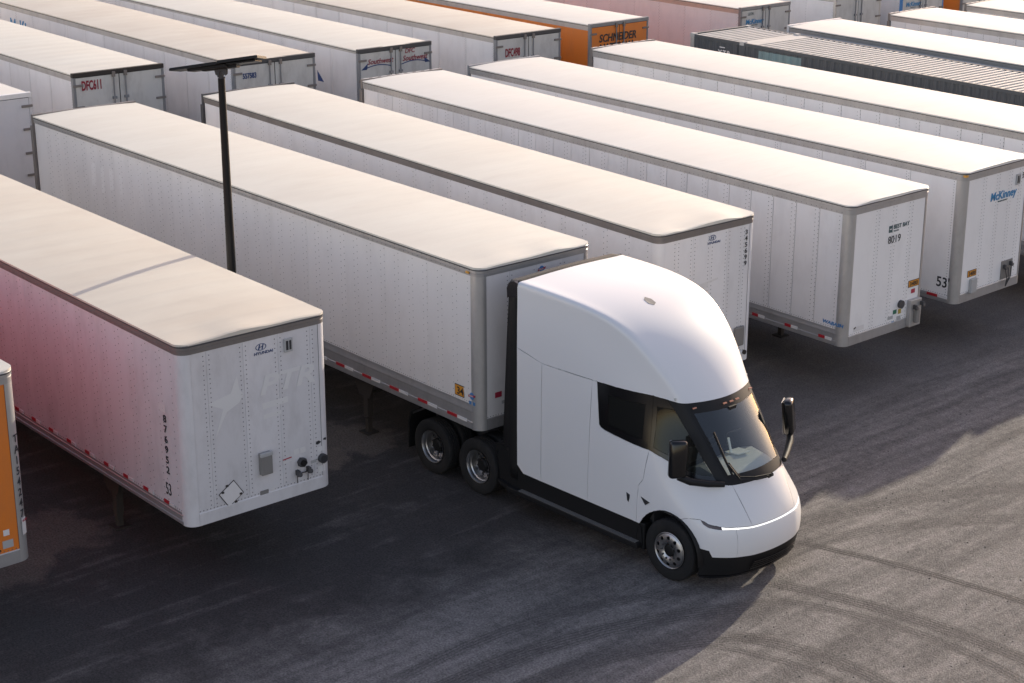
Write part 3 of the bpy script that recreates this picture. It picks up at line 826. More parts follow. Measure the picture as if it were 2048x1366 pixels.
plate('torn_hole', 'ink_black', A, (0, 1.05, 1.98), 0, 0, th=0.001, poly=[(-0.05, -0.02), (-0.01, -0.035), (0.03, -0.02), (0.055, 0.0), (0.01, 0.03), (-0.03, 0.02)])
plate('torn_hole', 'ink_black', A, (0, 1.17, 2.01), 0, 0, th=0.001, poly=[(-0.045, 0.0), (0.02, -0.025), (0.035, 0.01), (0.01, 0.025)])
for (yy, zz, w, h, mm) in ((0.47, 1.86, 0.16, 0.02, 'sticker_red'), (0.47, 1.81, 0.15, 0.02, 'ink_ghost'), (0.64, 1.93, 0.10, 0.09, 'ink_ghost'), (0.76, 1.93, 0.10, 0.09, 'tape_white'), (1.10, 1.86, 0.12, 0.08, 'ink_ghost'), (1.10, 1.52, 0.13, 0.11, 'ink_ghost'), (0.95, 1.68, 0.10, 0.05, 'sticker_grey')):
    plate('sticker', mm, A, (0, yy, zz), w, h, th=0.0015, rotdeg=4)
plate('faded_emblem', 'ink_ghost', A, (0, -0.45, 3.02), 0, 0, th=0.0006, poly=[(-0.42, 0.08), (-0.02, 0.16), (0.10, 0.42), (0.14, 0.18), (0.2, 0.10), (0.12, -0.02), (-0.10, -0.12), (-0.32, -0.50), (-0.16, -0.06)])
text('faded_lettering', 'PTR', 'ink_ghost', A, (0, 0.02, 3.03), 0.30, bold=0.04, shear=0.25, xs=1.35, depth=0.0006)
plate('faded_line', 'ink_ghost', A, (0, 0.30, 2.84), 0.46, 0.10, th=0.0006, rotdeg=2)
plate('faded_line', 'ink_ghost', A, (0, 0.24, 2.66), 0.32, 0.07, th=0.0006, rotdeg=2)
for i, ch in enumerate('876952'):
    text('unit_number', ch, 'ink_black', A, (-0.60, SY, 2.76-i*0.168), 0.115, bold=0.03, xs=1.15, **SX)
text('length_mark', '53', 'ink_black', A, (-0.66, SY, 1.56), 0.20, bold=0.0, xs=0.62, **SX)
plate('sticker_outline', 'ink_ghost', A, (-0.62, SY, 2.98), 0.20, 0.13, (1, 0, 0), th=0.001)

# --- B: trailer hitched to the truck
B = make_trailer('semi_trailer', 'long white riveted trailer hitched behind the white truck cab', 0.06, 5.59, R(-0.05), hn=0.04, hr=0.04,
                 panel='panel_warm', post='post_alu', rail='rail_grey', roof='roof_cream', seed=5, rs=0.41, ro=0.055, rz=0.12, bot_h=0.46, top_h=0.155,
                 sag=0.025, amp=0.003, tape=(1.29, 0.84, 0.28, 0.26, 0.055, -0.33, 18), gear_x=-3.75, header='rail_dark',
                 nose_seams=(-0.60, 0.0, 0.60), group='white trailers parked nose out')
emblem_globe(B, (0, 0.12, 3.85), (0, 1, 0), 0.19)
text('number_plate_text', '34', 'ink_black', B, (-0.60, SY-0.006, 1.745), 0.13, bold=0.02, xs=1.0, **SX)
plate('number_plate', 'ink_black', B, (-0.53, SY, 1.81), 0.26, 0.21, (1, 0, 0), th=0.002)
plate('number_plate_field', 'ink_orange', B, (-0.53, SY-0.003, 1.81), 0.235, 0.18, (1, 0, 0), th=0.002)
plate('peeling_corner', 'tape_white', B, (-0.36, SY-0.004, 1.82), 0, 0, (1, 0, 0), th=0.002, poly=[(-0.06, 0.09), (0.10, -0.05), (0.04, -0.06), (-0.03, -0.05)])
emblem_globe(B, (-0.19, SY-0.004, 1.80), (1, 0, 0), 0.20)
plate('sticker', 'sticker_blue', B, (-0.19, SY, 1.67), 0.16, 0.06, (1, 0, 0), th=0.002)
plate('sticker', 'sticker_red', B, (0, -0.86, 1.78), 0.15, 0.10, th=0.002)
plate('sticker', 'sticker_grey', B, (0, -0.72, 1.62), 0.13, 0.06, th=0.002)
for px_, pz_, w_, h_ in ((-13.35, 3.25, 0.22, 0.55), (-12.95, 3.20, 0.16, 0.62), (-12.55, 3.28, 0.20, 0.48), (-12.15, 3.22, 0.14, 0.5)):
    plate('cleaned_patch', 'panel_patch', B, (px_, SY, pz_), 0, 0, (1, 0, 0), th=0.0006, poly=[(-w_/2, -h_/2), (w_/3, -h_/2.2), (w_/2, h_/2.5), (w_/6, h_/2), (-w_/2.5, h_/2.2)])
part('marker_lamp', MB().box(-0.30, -0.22, -HW-0.025, -HW+0.002, ZT-0.12, ZT-0.08, 0.006), 'amber_lens', B)

# --- C
Cc = make_trailer('semi_trailer', 'white trailer numbered 345699 standing just behind the truck cab roof', 0.41, 9.51, R(-1.18), hn=0.0, hr=0.06,
                  panel='panel_white', post='panel_white', rail='rail_dark', brail='rail_grey', roof='roof_cream', seed=23, pw=1.2, rs=0.60, ro=0.05, rz=0.11,
                  amp=0.004, sag=0.035, top_h=0.175, bot_h=0.22, sill='panel_white', header='frame_dark', nose_seams=(-0.82, -0.40, 0.06, 0.52, 0.92), group='white trailers parked nose out')
emblem_h(Cc, 0.10, 3.83, 0.19)
for i, ch in enumerate('345699'):
    text('unit_number', ch, 'ink_black', Cc, (0, 0.99, 3.74-i*0.123), 0.088, bold=0.04, xs=1.1)
part('battery_box', MB().box(0, 0.05, 0.78, 1.05, 1.52, 1.92, 0.03), 'box_grey', Cc)
plate('faded_lettering', 'ink_ghost', Cc, (0, 0.05, 2.98), 0.5, 0.04, rotdeg=6, th=0.0006)
plate('faded_line', 'ink_ghost', Cc, (0, -0.15, 2.90), 0.36, 0.09, rotdeg=5, th=0.0006)
part('drain_plug', MB().cyl((0.02, 1.09, 1.36), (1, 0, 0), 0.045, 0.04, 12), 'frame_rust', Cc)
plate('torn_hole', 'ink_black', Cc, (0, 0.93, 1.45), 0.05, 0.05, th=0.001)

# --- D
D = make_trailer('semi_trailer', 'white trailer marked BEST BAY 8019 on its nose', 1.15, 14.03, R(0.03), hn=-0.05, hr=0.06,
                 panel='panel_white', nose_panel='panel_glare', post='post_alu', rail='rail_grey', roof='roof_white', seed=31, gap=0.010, pw=0.62, rs=0.62, ro=0.045, rz=0.085,
                 top_h=0.20, bot_h=0.34, amp=0.002, sag=0.015, dashes=True, tape=(1.27, 0.9, 0.17, 0.17, 0.06, -0.28, 12), header='rail_dark', nose_seams=(-0.42, 0.12, 0.66), group='white trailers parked nose out')
plate('company_badge', 'ink_teal', D, (0, 0.02, 3.42), 0.12, 0.14, th=0.002)
plate('badge_mark', 'tape_white', D, (0.003, 0.02, 3.42), 0.07, 0.02, th=0.002)
text('company_name', 'BEST BAY', 'ink_teal', D, (0, 0.11, 3.41), 0.085, bold=0.03)
text('company_line', 'TRAILERS', 'ink_teal', D, (0, 0.11, 3.35), 0.03)
text('unit_number', '8019', 'ink_black', D, (0, -0.05, 3.12), 0.155, bold=0.004, xs=0.95)
placard_3480(D, 0.93, 2.11, 0.36, 0.15)
plate('sticker', 'sticker_red', D, (0, 0.93, 1.94), 0.13, 0.09, th=0.002)
part('round_vent', MB().cyl((0.03, 0.52, 1.74), (1, 0, 0), 0.085, 0.06, 20), 'frame_dark', D)
part('coupling_box', MB().box(0, 0.10, 0.76, 1.13, 1.20, 1.78, 0.012), 'post_alu', D)
gladhand(D, 0.86, 1.62).location.x = 0.1
gladhand(D, 1.09, 1.66).location.x = 0.1
part('seven_pin_socket', MB().box(0.1, 0.18, 0.88, 1.0, 1.28, 1.6, 0.02), 'box_grey', D)
for (yy, zz, w, h, mm) in ((0.36, 1.60, 0.12, 0.09, 'sticker_green'), (0.52, 1.58, 0.10, 0.10, 'sticker_yellow'), (0.22, 1.50, 0.17, 0.07, 'sticker_grey'), (0.50, 1.42, 0.13, 0.13, 'sticker_grey'), (0.16, 1.33, 0.09, 0.14, 'sticker_grey'), (0.31, 1.38, 0.08, 0.05, 'sticker_blue'), (-0.80, 1.50, 0.32, 0.10, 'tape_white')):
    plate('sticker', mm, D, (0, yy, zz), w, h, th=0.002)
plate('graffiti_mark', 'ink_black', D, (0.003, -0.93, 1.53), 0.07, 0.03, th=0.001, rotdeg=20)
text('maker_name', 'WABASH', 'sticker_blue', D, (-0.55, SY, 1.60), 0.07, bold=0.05, shear=0.2, xs=1.3, **SX)

# --- E
E_ = make_trailer('semi_trailer', 'white trailer with blue McKinney lettering on its nose at the right edge', 0.89, 18.12, R(1.32), hn=-0.06, hr=-0.02,
                  panel='panel_glare', post='post_alu', rail='rail_grey', roof='roof_white', seed=41, gap=0.010, pw=1.24, rs=1.24, ro=0.03, rz=0.06,
                  top_h=0.19, bot_h=0.14, amp=0.002, sag=0.012, tape=(1.27, 1.3, 0.28, 0.25, 0.06, -0.20, 8), header='post_steel', nose_seams=(-0.5, 0.02, 0.5, 0.9), group='white trailers parked nose out')
mckinney(E_, -0.25, 3.32, 0.175)
vent(E_, 0.78, 3.66, 0.15, 0.24)
text('unit_number', '5387', 'ink_black', E_, (0, 0.95, 3.66), 0.12, bold=0.02)
placard_3480(E_, -0.72, 1.80, 0.34, 0.15)
part('document_box', MB().box(0, 0.07, -0.80, -0.58, 1.36, 1.68, 0.01), 'sticker_grey', E_)
part('coupling_plate', MB().box(0, 0.02, 0.42, 0.85, 1.42, 1.84, 0.004), 'box_grey', E_)
gladhand(E_, 0.50, 1.70); gladhand(E_, 0.74, 1.74)
for y0 in (0.50, 0.62, 0.74):
    part('air_line', MB().tube([(0.07, y0, 1.68), (0.10, (y0+0.6)/2, 1.45), (0.06, 0.58, 1.25)], 0.012, 6), 'frame_dark', E_)
text('length_mark', "53'", 'ink_black', E_, (-0.52, SY, 1.52), 0.22, bold=0.02, xs=0.95, **SX)
part('marker_lamp', MB().box(-0.06, 0.02, -HW+0.02, -HW+0.11, ZT-0.10, ZT-0.055, 0.006), 'amber_lens', E_)

# --- F, I, J and the last one
F_ = make_trailer('semi_trailer', 'white trailer with dashed tape on its rear edge, beside the dark corrugated container', 0.94, 22.47, R(0.67),
                  panel='panel_glare', roof='roof_white', seed=51, gap=0.010, pw=0.61, rs=0.61, ro=0.045, rz=0.09, top_h=0.21, bot_h=0.34, amp=0.002, sag=0.012, dashes=True, header='rail_dark', group='white trailers parked nose out')
I_ = make_trailer('semi_trailer', 'white trailer with grey side standing behind the dark corrugated container', 1.56, 30.17, R(-0.21),
                  panel='panel_grey', roof='roof_white', seed=61, pw=1.22, rs=1.22, ro=0.0, rz=0.09, rail='rail_grey', top_h=0.16, amp=0.002, sag=0.012, detail=False, header='panel_white', group='white trailers parked nose out')
J_ = make_trailer('semi_trailer', 'white trailer with stained rail, second from the top right corner', 1.86, 35.28, R(1.1),
                  panel='panel_warm', roof='roof_white', seed=71, gap=0.010, pw=0.61, rs=0.61, ro=0.045, rz=0.09, top_h=0.20, bot_h=0.34, amp=0.002, dashes=True, detail=False, header='rail_dark', group='white trailers parked nose out')
J2 = make_trailer('semi_trailer', 'white trailer in the very top right corner of the row', 2.05, 39.2, R(0.6),
                  panel='panel_warm', roof='roof_white', seed=73, gap=0.010, pw=0.61, rs=0.61, ro=0.045, rz=0.09, top_h=0.20, bot_h=0.34, amp=0.002, dashes=True, detail=False, header='rail_dark', group='white trailers parked nose out')
# --- Z: orange trailer at the left edge
Z = make_trailer('semi_trailer', 'orange trailer with grey rounded corner at the left edge of the picture', -0.62, -4.80, R(-0.3), hn=-0.05, hr=0.0,
                 panel='panel_orange', post='post_alu', rail='rail_grey', roof='roof_cream', seed=81, rs=0.41, ro=0.05, rz=0.1, top_h=0.19, bot_h=0.34, sag=0.05, nose_seams=(-0.6, 0.0, 0.6), group=None)
for o in Z.children:
    if o.name.startswith('far_wall'):
        o.material_slots[0].link = 'OBJECT'; o.material_slots[0].material = MATS['bounce_red']  # unseen side turned red to throw bounce light on the next trailer
for i, ch in enumerate('TA1542479'):
    a = 0.62
    text('unit_number', ch, 'ink_black', Z, (0.002, HW-0.122, 3.02-i*0.165), 0.115, right=(-math.sin(a), math.cos(a), 0), bold=0.02)
plate('sticker', 'tape_white', Z, (-0.024, HW-0.076, 1.72), 0.10, 0.26, right=(-math.sin(0.62), math.cos(0.62), 0), th=0.002)
text('sticker_text', 'VOID', 'sticker_red', Z, (0.010, HW-0.108, 1.79), 0.035, right=(-math.sin(0.62), math.cos(0.62), 0))
plate('sticker', 'tape_white', Z, (0, 0.94, 1.70), 0.09, 0.09, th=0.002)
plate('sticker', 'sticker_grey', Z, (0, 0.95, 1.52), 0.16, 0.12, th=0.002)
plate('torn_hole', 'ink_black', Z, (0, 0.76, 1.44), 0.16, 0.03, th=0.002, rotdeg=5)

# --- second row, rear doors towards us
def door_trailer(label, x, y, yaw, hn=0.0, **k):
    k.setdefault('rail', 'rail_grey'); k.setdefault('post', 'post_steel'); k.setdefault('roof', 'roof_stained')
    return make_trailer('semi_trailer', label, x, y, yaw, end='door', hn=hn, hr=hn, detail=False, group='trailers of the back row showing their rear doors', **k)
K = door_trailer('white trailer with thick dark hinges on its door at the left edge', -18.8, 4.30, R(-0.5), seed=101, gap=0.010, pw=1.2, rs=1.2, ro=0.02, rz=0.08, header='panel_white', post='panel_grey', roof='roof_white')
for o in K.children:
    if o.name.startswith('rear_door'):
        o.material_slots[0].link = 'OBJECT'; o.material_slots[0].material = MATS['panel_grey']
P_ = door_trailer('white trailer with red DFC611 on its rear door', -20.33, 8.80, R(-0.61), hn=0.01, seed=103, gap=0.010, pw=1.2, rs=1.2, ro=0.02, rz=0.07, amp=0.007, header='frame_rust', roof='roof_cream')
text('unit_number', 'DFC611', 'ink_red', P_, (0, -1.08, 3.68), 0.24, bold=0.045, xs=0.50)
Q_ = door_trailer('white trailer with small blue number 557583 on its rear door', -19.2, 12.87, R(-0.9), hn=0.03, seed=107, gap=0.010, pw=1.2, rs=1.2, ro=0.02, rz=0.07, header='frame_dark')
text('unit_number', '557583', 'ink_navy', Q_, (0, -1.02, 3.66), 0.14, bold=0.05, xs=0.72)
text('company_name', 'McKinney', 'ink_blue', Q_, (-13.85, SY, 3.16), 0.50, bold=0.04, xs=0.80, **SX)
plate('torn_flap', 'ink_navy', Q_, (0.02, 1.40, 3.45), 0, 0, th=0.01, poly=[(-0.05, 0.2), (0.16, -0.16), (-0.03, -0.1)])
R_ = door_trailer('white trailer lettered Southwest on grey rear doors', -18.98, 16.81, R(0.12), seed=109, gap=0.010, pw=1.25, rs=1.25, ro=0.02, rz=0.07, header='frame_dark', top_h=0.10, roof='roof_cream')
text('company_name', 'Southwest', 'ink_red', R_, (0, -1.0, 3.68), 0.15, bold=0.02, shear=0.3, xs=0.98)
text('company_name', 'Southwest', 'ink_red', R_, (0, 0.24, 3.66), 0.15, bold=0.02, shear=0.3, xs=0.98)
text('company_name', 'DFC', 'ink_red', R_, (0, 0.33, 3.88), 0.13, bold=0.02, shear=0.2)
def swoosh(t, y0, flip):
    pts = []
    for i in range(13):
        u = i/12; pts.append((u*0.98-0.49, 0.10*math.sin(u*math.pi)*0.8-0.02))
    for i in range(12, -1, -1):
        u = i/12; pts.append((u*0.98-0.49, 0.10*math.sin(u*math.pi)*0.8-0.05))
    plate('swoosh', 'ink_navy', t, (0, y0, 3.60), 0, 0, th=0.002, poly=pts)
    s = -1 if not flip else 1
    plate('swoosh_tip', 'ink_navy', t, (0, y0+s*0.50, 3.60), 0, 0, th=0.002, poly=[(-0.10, -0.06), (0.10, -0.06), (-s*0.14, 0.12)])
swoosh(R_, -0.62, False); swoosh(R_, 0.66, True)
S_ = door_trailer('white trailer with red DFC498 on its rear door', -18.47, 21.45, R(0.14), seed=113, gap=0.010, pw=1.32, rs=1.32, ro=0.02, rz=0.07, header='frame_dark')
text('unit_number', 'DFC498', 'ink_red', S_, (0, -0.94, 3.48), 0.24, bold=0.045, xs=0.50)
U_ = door_trailer('orange trailer lettered SCHNEIDER on its rear doors', -18.52, 25.33, R(1.2), seed=127, panel='panel_orange', gap=0.010, pw=1.25, rs=1.25, ro=0.0, rz=0.1, header='post_steel', roof='roof_white')
for o in U_.children:
    if o.name.startswith('rear_door'):
        o.material_slots[0].link = 'OBJECT'; o.material_slots[0].material = MATS['panel_orange']
text('company_name', 'SCHNEIDER', 'ink_black', U_, (0.002, -0.92, 3.53), 0.24, bold=0.035, shear=0.15, xs=0.92)
text('company_line', 'NATIONAL', 'ink_black', U_, (0.002, -0.92, 3.24), 0.22, bold=0.05, shear=0.15, xs=1.0)
V_ = door_trailer('trailer with pinkish side and blue McKinney lettering on its rear door', -18.13, 31.88, R(1.4), seed=131, pw=1.22, rs=1.22, ro=0.02, rz=0.1, panel='panel_white', header='post_steel', roof='roof_white')
mckinney(V_, -1.04, 3.55, 0.165); text('unit_number', '537791', 'ink_teal', V_, (0, -0.95, 3.84), 0.10, xs=0.8)
W_ = door_trailer('plain white trailer between the two McKinney trailers at the top', -18.0, 36.75, R(0.5), seed=137, pw=1.22, rs=1.22, ro=0.0, rz=0.1, panel='panel_white', post='post_alu', header='post_steel', roof='roof_white')
X_ = door_trailer('white trailer with blue corner post and McKinney lettering at the top edge', -18.0, 40.6, R(0.5), seed=139, pw=1.22, rs=1.22, ro=0.0, rz=0.1, panel='panel_grey', post='sticker_blue', header='post_steel', roof='roof_white')
mckinney(X_, -1.05, 3.42, 0.165)
Y_ = door_trailer('orange trailer only just showing at the top edge', -18.0, 44.4, R(0.5), seed=149, pw=1.22, rs=1.22, ro=0.0, rz=0.1, panel='panel_orange', header='post_steel', roof='roof_white')

# --- G: dark corrugated container on a chassis
def make_container():
    t = thing('shipping_container', 'long dark grey corrugated container with ribbed roof and teal patch', 'container', (0, 26.72, 0), (0, 0, R(-0.2)))
    x0, x1, y0, y1, z0, z1 = -15.5, 0.65, -1.295, 1.295, 1.24, 4.10
    zr = z1-0.02
    def corr(n0, n1, per, d):
        out = []; x = n0
        while x < n1:
            out += [(x, 0), (x+per*0.36, 0), (x+per*0.5, d), (x+per*0.86, d)] if d < 0.05 else [(x, 0), (x+per*0.55, 0), (x+per*0.60, d), (x+per*0.94, d)]; x += per
        return [p for p in out if p[0] <= n1]
    # side walls, in three bays
    bays = [(x0+0.12, -13.5), (-13.25, -2.0), (-1.75, x1-0.12)]
    for a, b in bays:
        for s in (-1, 1):
            pr = corr(a, b, 0.278, 0.036); n = len(pr)
            vs = [(x, s*(1.28-d), z) for z in (z0+0.12, z1-0.1) for x, d in pr]
            part('corrugated_wall', MB().add(vs, [(i, i+1, n+i+1, n+i) for i in range(n-1)]), 'container_dark', t)
    # roof: transverse ribs
    pr = corr(x0+0.15, -13.55, 0.229, 0.03); 
    for a, b in ((x0+0.15, -13.55), (-12.95, x1-0.12)):
        pr = corr(a, b, 0.229, 0.07); n = len(pr)
        vs = [(x, y, zr-d) for y in (-1.24, 1.24) for x, d in pr]
        part('ribbed_roof', MB().add(vs, [(i, i+1, n+i+1, n+i) for i in range(n-1)]), 'container_roof', t)
    part('roof_plate', MB().box(-13.55, -12.95, -1.26, 1.26, zr-0.04, zr-0.002), 'container_roof', t)
    part('core', MB().box(x0+0.05, x1-0.05, -1.2, 1.2, z0+0.06, zr-0.10), 'frame_dark', t)
    for s in (-1, 1):
        part('top_rail', MB().box(x0+0.05, x1-0.05, s*1.26-0.035, s*1.26+0.035, z1-0.11, z1-0.012, 0.006), 'container_dark', t)
        part('bottom_rail', MB().box(x0+0.05, x1-0.05, s*1.26-0.035, s*1.26+0.035, z0, z0+0.14, 0.006), 'container_dark', t)
        for x, m_ in ((x0+0.06, 'post_alu'), (-13.375, 'container_dark'), (-1.875, 'container_dark'), (x1-0.06, 'container_dark')):
            part('corner_post', MB().box(x-0.075 if m_ == 'post_alu' else x-0.13, x+0.075 if m_ == 'post_alu' else x+0.13, s*1.245-0.055, s*1.245+0.055, z0, z1-0.08, 0.006), m_, t)
            part('corner_casting', MB().box(x-0.09, x+0.09, s*1.225-0.08, s*1.225+0.08, z1-0.10, z1+0.012, 0.01), 'container_roof', t)
    part('end_wall', MB().box(x1-0.06, x1-0.02, -1.2, 1.2, z0+0.05, z1-0.05), 'container_dark', t)
    part('rear_doors', MB().box(x0, x0+0.04, -1.2, 1.2, z0+0.05, z1-0.1), 'container_dark', t)
    part('rear_header', MB().box(x0-0.01, x0+0.10, -1.25, 1.25, z1-0.12, z1+0.005), 'container_dark', t)
    # repaint patch over the corrugation
    pr = corr(-13.25, -2.0, 0.278, 0.036); q = [p for p in pr if -12.75 < p[0] < -11.05]; n = len(q)
    vs = [(x, -(1.284-d), z) for z in (3.66, 3.93) for x, d in q]
    part('repaint_patch', MB().add(vs, [(i, i+1, n+i+1, n+i) for i in range(n-1)]), 'container_teal', t)
    text('unit_letters', 'XTR', 'tape_white', t, (-14.35, -1.284, 3.60), 0.16, bold=0.03, spacing=1.3, **SX)
    plate('unit_line', 'tape_white', t, (-14.18, -1.283, 3.84), 0.22, 0.03, (1, 0, 0), th=0.002)
    ch = MB()
    for s in (-1, 1): ch.box(x0+0.2, x1-0.2, s*0.45-0.07, s*0.45+0.07, 0.92, 1.22)
    for x in (x0+0.3, -13.4, -7, -1.9, x1-0.3): ch.box(x-0.08, x+0.08, -1.2, 1.2, 1.1, 1.235)
    part('chassis_frame', ch, 'frame_dark', t)
    for dx in (-13.1, -11.9):
        for s in (-1, 1):
            wheel(t, dx, s*1.10, 0.508, s, 'deep'); wheel(t, dx, s*0.78, 0.508, s, 'inner')
    for s in (-1, 1):
        lg = link('landing_leg', UNDER['leg'], 'frame_rust', t, (-2.6, s*0.7, 1.21)); link('inner_leg', UNDER['tube'], 'frame_rust', lg, (0, 0, -0.02)); link('foot', UNDER['foot'], 'frame_rust', lg, (0, 0, -0.02))
make_container()

# ------------------------------------------------------------------ the truck
TRK = thing('truck', 'white aerodynamic tractor cab with tall curved roof pulling the hitched trailer', 'truck', (4.48, 5.75, 0), (0, 0, R(1.5)))
CEN = [(-3.58, 4.14), (-3.0, 4.14), (-2.4, 4.13), (-1.85, 4.08), (-1.40, 3.98), (-0.97, 3.78), (-0.60, 3.50), (-0.28, 3.17), (0.0, 2.80), (0.26, 2.42), (0.51, 2.05), (0.76, 1.70), (0.95, 1.40), (1.10, 1.10), (1.165, 0.85), (1.14, 0.58), (1.00, 0.26)]
RID = [(-3.58, 1.235, 4.10), (-3.0, 1.235, 4.10), (-2.4, 1.225, 4.08), (-1.95, 1.19, 4.03), (-1.55, 1.14, 3.95), (-1.13, 1.05, 3.75), (-0.80, 0.97, 3.46), (-0.50, 0.87, 3.13), (-0.25, 0.77, 2.80), (0.05, 0.73, 2.41), (0.33, 0.69, 2.03), (0.62, 0.64, 1.68), (0.84, 0.60, 1.37), (1.03, 0.55, 1.09), (1.09, 0.52, 0.85), (1.07, 0.52, 0.59), (0.94, 0.52, 0.26)]
SID = [  # r4, r5, r6, r7 on the side, (x, half width, z)
    [(-3.58, 1.255, 3.4), (-3.58, 1.255, 2.4), (-3.58, 1.255, 1.5), (-3.58, 1.25, .60)],
    [(-3.0, 1.255, 3.4), (-3.0, 1.26, 2.4), (-3.0, 1.26, 1.5), (-3.0, 1.25, .60)],
    [(-2.4, 1.255, 3.35), (-2.4, 1.26, 2.4), (-2.4, 1.26, 1.5), (-2.4, 1.25, .60)],
    [(-2.03, 1.25, 3.3), (-2.07, 1.26, 2.4), (-2.07, 1.26, 1.5), (-2.05, 1.25, .60)],
    [(-1.72, 1.235, 3.15), (-1.78, 1.258, 2.35), (-1.77, 1.26, 1.45), (-1.72, 1.25, .60)],
    [(-1.40, 1.20, 3.05), (-1.50, 1.253, 2.3), (-1.48, 1.26, 1.4), (-1.40, 1.25, .60)],
    [(-1.08, 1.145, 2.90), (-1.20, 1.247, 2.2), (-1.17, 1.26, 1.35), (-1.08, 1.25, .60)],
    [(-0.77, 1.065, 2.74), (-0.92, 1.232, 2.1), (-0.88, 1.26, 1.33), (-0.76, 1.25, .60)],
    [(-0.48, 0.97, 2.50), (-0.64, 1.20, 1.95), (-0.58, 1.258, 1.32), (-0.45, 1.25, .60)],
    [(-0.16, 0.93, 2.20), (-0.32, 1.15, 1.75), (-0.25, 1.25, 1.28), (-0.15, 1.25, .60)],
    [(0.14, 0.88, 1.91), (0.02, 1.10, 1.58), (0.07, 1.235, 1.22), (0.12, 1.24, .60)],
    [(0.46, 0.84, 1.60), (0.34, 1.05, 1.41), (0.33, 1.205, 1.14), (0.33, 1.22, .62)],
    [(0.70, 0.82, 1.32), (0.58, 1.01, 1.24), (0.50, 1.155, 1.07), (0.45, 1.19, .64)],
    [(0.90, 0.80, 1.07), (0.76, 0.97, 1.06), (0.63, 1.10, 1.00), (0.52, 1.165, .66)],
    [(0.96, 0.79, 0.85), (0.82, 0.96, 0.85), (0.68, 1.085, 0.83), (0.545, 1.155, .66)],
    [(0.95, 0.79, 0.59), (0.81, 0.96, 0.59), (0.67, 1.085, 0.59), (0.54, 1.155, .56)],
    [(0.85, 0.79, 0.26), (0.72, 0.95, 0.26), (0.60, 1.08, 0.26), (0.50, 1.15, .26)]]
NET = []
for (cx, cz), (rx, rw, rz_), sd4 in zip(CEN, RID, SID):
    c = Vector((cx, 0, cz)); rg = Vector((rx, -rw, rz_)); s4 = [Vector((a, -b, z)) for a, b, z in sd4]
    def onarc(v): return Vector((cx+(rx-cx)*v*v, -rw*v, cz+(rz_-cz)*v*v))
    c2 = onarc(1-0.14/rw)
    s1 = rg+(s4[0]-rg).normalized()*min(0.15, (s4[0]-rg).length*0.5)
    out = ((rg-c2).normalized()-(s1-rg).normalized())
    rgo = rg+out*0.025
    NET.append([c, onarc(0.5), c2, rgo, s1]+s4)
def bsp(P, t):
    n = len(P)-3
    i = min(int(t), n-1); u = t-i
    b0 = (1-u)**3/6; b1 = (3*u**3-6*u*u+4)/6; b2 = (-3*u**3+3*u*u+3*u+1)/6; b3 = u**3/6
    return P[i]*b0+P[i+1]*b1+P[i+2]*b2+P[i+3]*b3
def mirrored(p): return Vector((p.x, -p.y, p.z))
ROWS = [[mirrored(r[1])]+r+[r[-1]*2-r[-2]] for r in NET]
NS, NR, DS, DR = len(NET), len(NET[0]), 7, 8
def net_surface():
    cols = []
    for j in range((NR-1)*DR+1):
        cols.append([bsp(ROWS[i], j/DR) for i in range(NS)])
    G = []
    for j, ctl in enumerate(cols):
        P = [ctl[0]*2-ctl[1]]+ctl+[ctl[-1]*2-ctl[-2]]
        G.append([bsp(P, k/DS) for k in range((NS-1)*DS+1)])
    return G
G = net_surface()
for q in G[0]: q.y = 0.0
def roof_z(x, y):
    best = min((p for row in G[:30] for p in row), key=lambda p: (p.x-x)**2+(p.y-y)**2)
    return best.z-0.22*(x-best.x)
tb = bmesh.new()
lv = tb.verts.layers.float.new('row')
VV = []
for j, rowp in enumerate(G):
    rr_ = []
    for p in rowp:
        v = tb.verts.new(p); v[lv] = j/DR; rr_.append(v)
    VV.append(rr_)
for j in range(len(G)-1):
    for k in range(len(G[0])-1):
        tb.faces.new((VV[j][k], VV[j+1][k], VV[j+1][k+1], VV[j][k+1]))

def cut(poly, tol=0.22, ext=0.06, cond=None):
    for (ax, az), (bx_, bz_) in zip(poly[:-1], poly[1:]):
        d = Vector((bx_-ax, bz_-az)); Ln = d.length; d /= Ln
        fs = []
        for f in tb.faces:
            c = f.calc_center_median()
            if cond and not cond(c): continue
            w = Vector((c.x-ax, c.z-az)); t = w.dot(d); q = abs(w.x*d.y-w.y*d.x)
            if -ext-0.06 < t < Ln+ext+0.06 and q < tol: fs.append(f)
        g = set(fs)
        for f in fs: g.update(f.verts); g.update(f.edges)
        bmesh.ops.bisect_plane(tb, geom=list(g), dist=1e-5, plane_co=(ax, 0, az), plane_no=(-d.y, 0, d.x))
G1 = [(-3.7, 3.01), (-2.96, 2.865), (-1.7, 2.895), (-0.69, 2.875), (-0.30, 2.805), (0.3, 2.79)]
G2 = [(-1.70, 2.895), (-1.62, 2.19), (-1.58, 2.15), (-1.50, 2.125), (-0.60, 2.025), (-0.28, 1.925), (-0.10, 1.82), (0.05, 1.745), (0.20, 1.722), (0.42, 1.712), (0.62, 1.665), (0.9, 1.665)]
G3 = [(-2.965, 2.865), (-2.99, 0.5)]
G4 = [(-1.80, 2.893), (-1.885, 0.5)]
G5 = [(-0.60, 2.025), (-0.64, 1.54), (-0.73, 1.41), (-0.77, 0.5)]
BP = [(-0.69, 2.875), (-0.60, 2.025)]
BOT = [(-3.75, 1.0), (-3.67, 0.96), (-3.42, 0.76), (-3.0, 0.76), (-0.5, 0.775)]
ARC_C, ARC_R = (-0.085, 0.50), 0.655
ARC = [(ARC_C[0]+ARC_R*math.cos(a), ARC_C[1]+ARC_R*math.sin(a)) for a in [math.radians(x) for x in range(0, 181, 9)]]
STU = [(0.47, 1.178), (0.60, 1.128), (0.80, 1.084), (1.4, 1.064)]
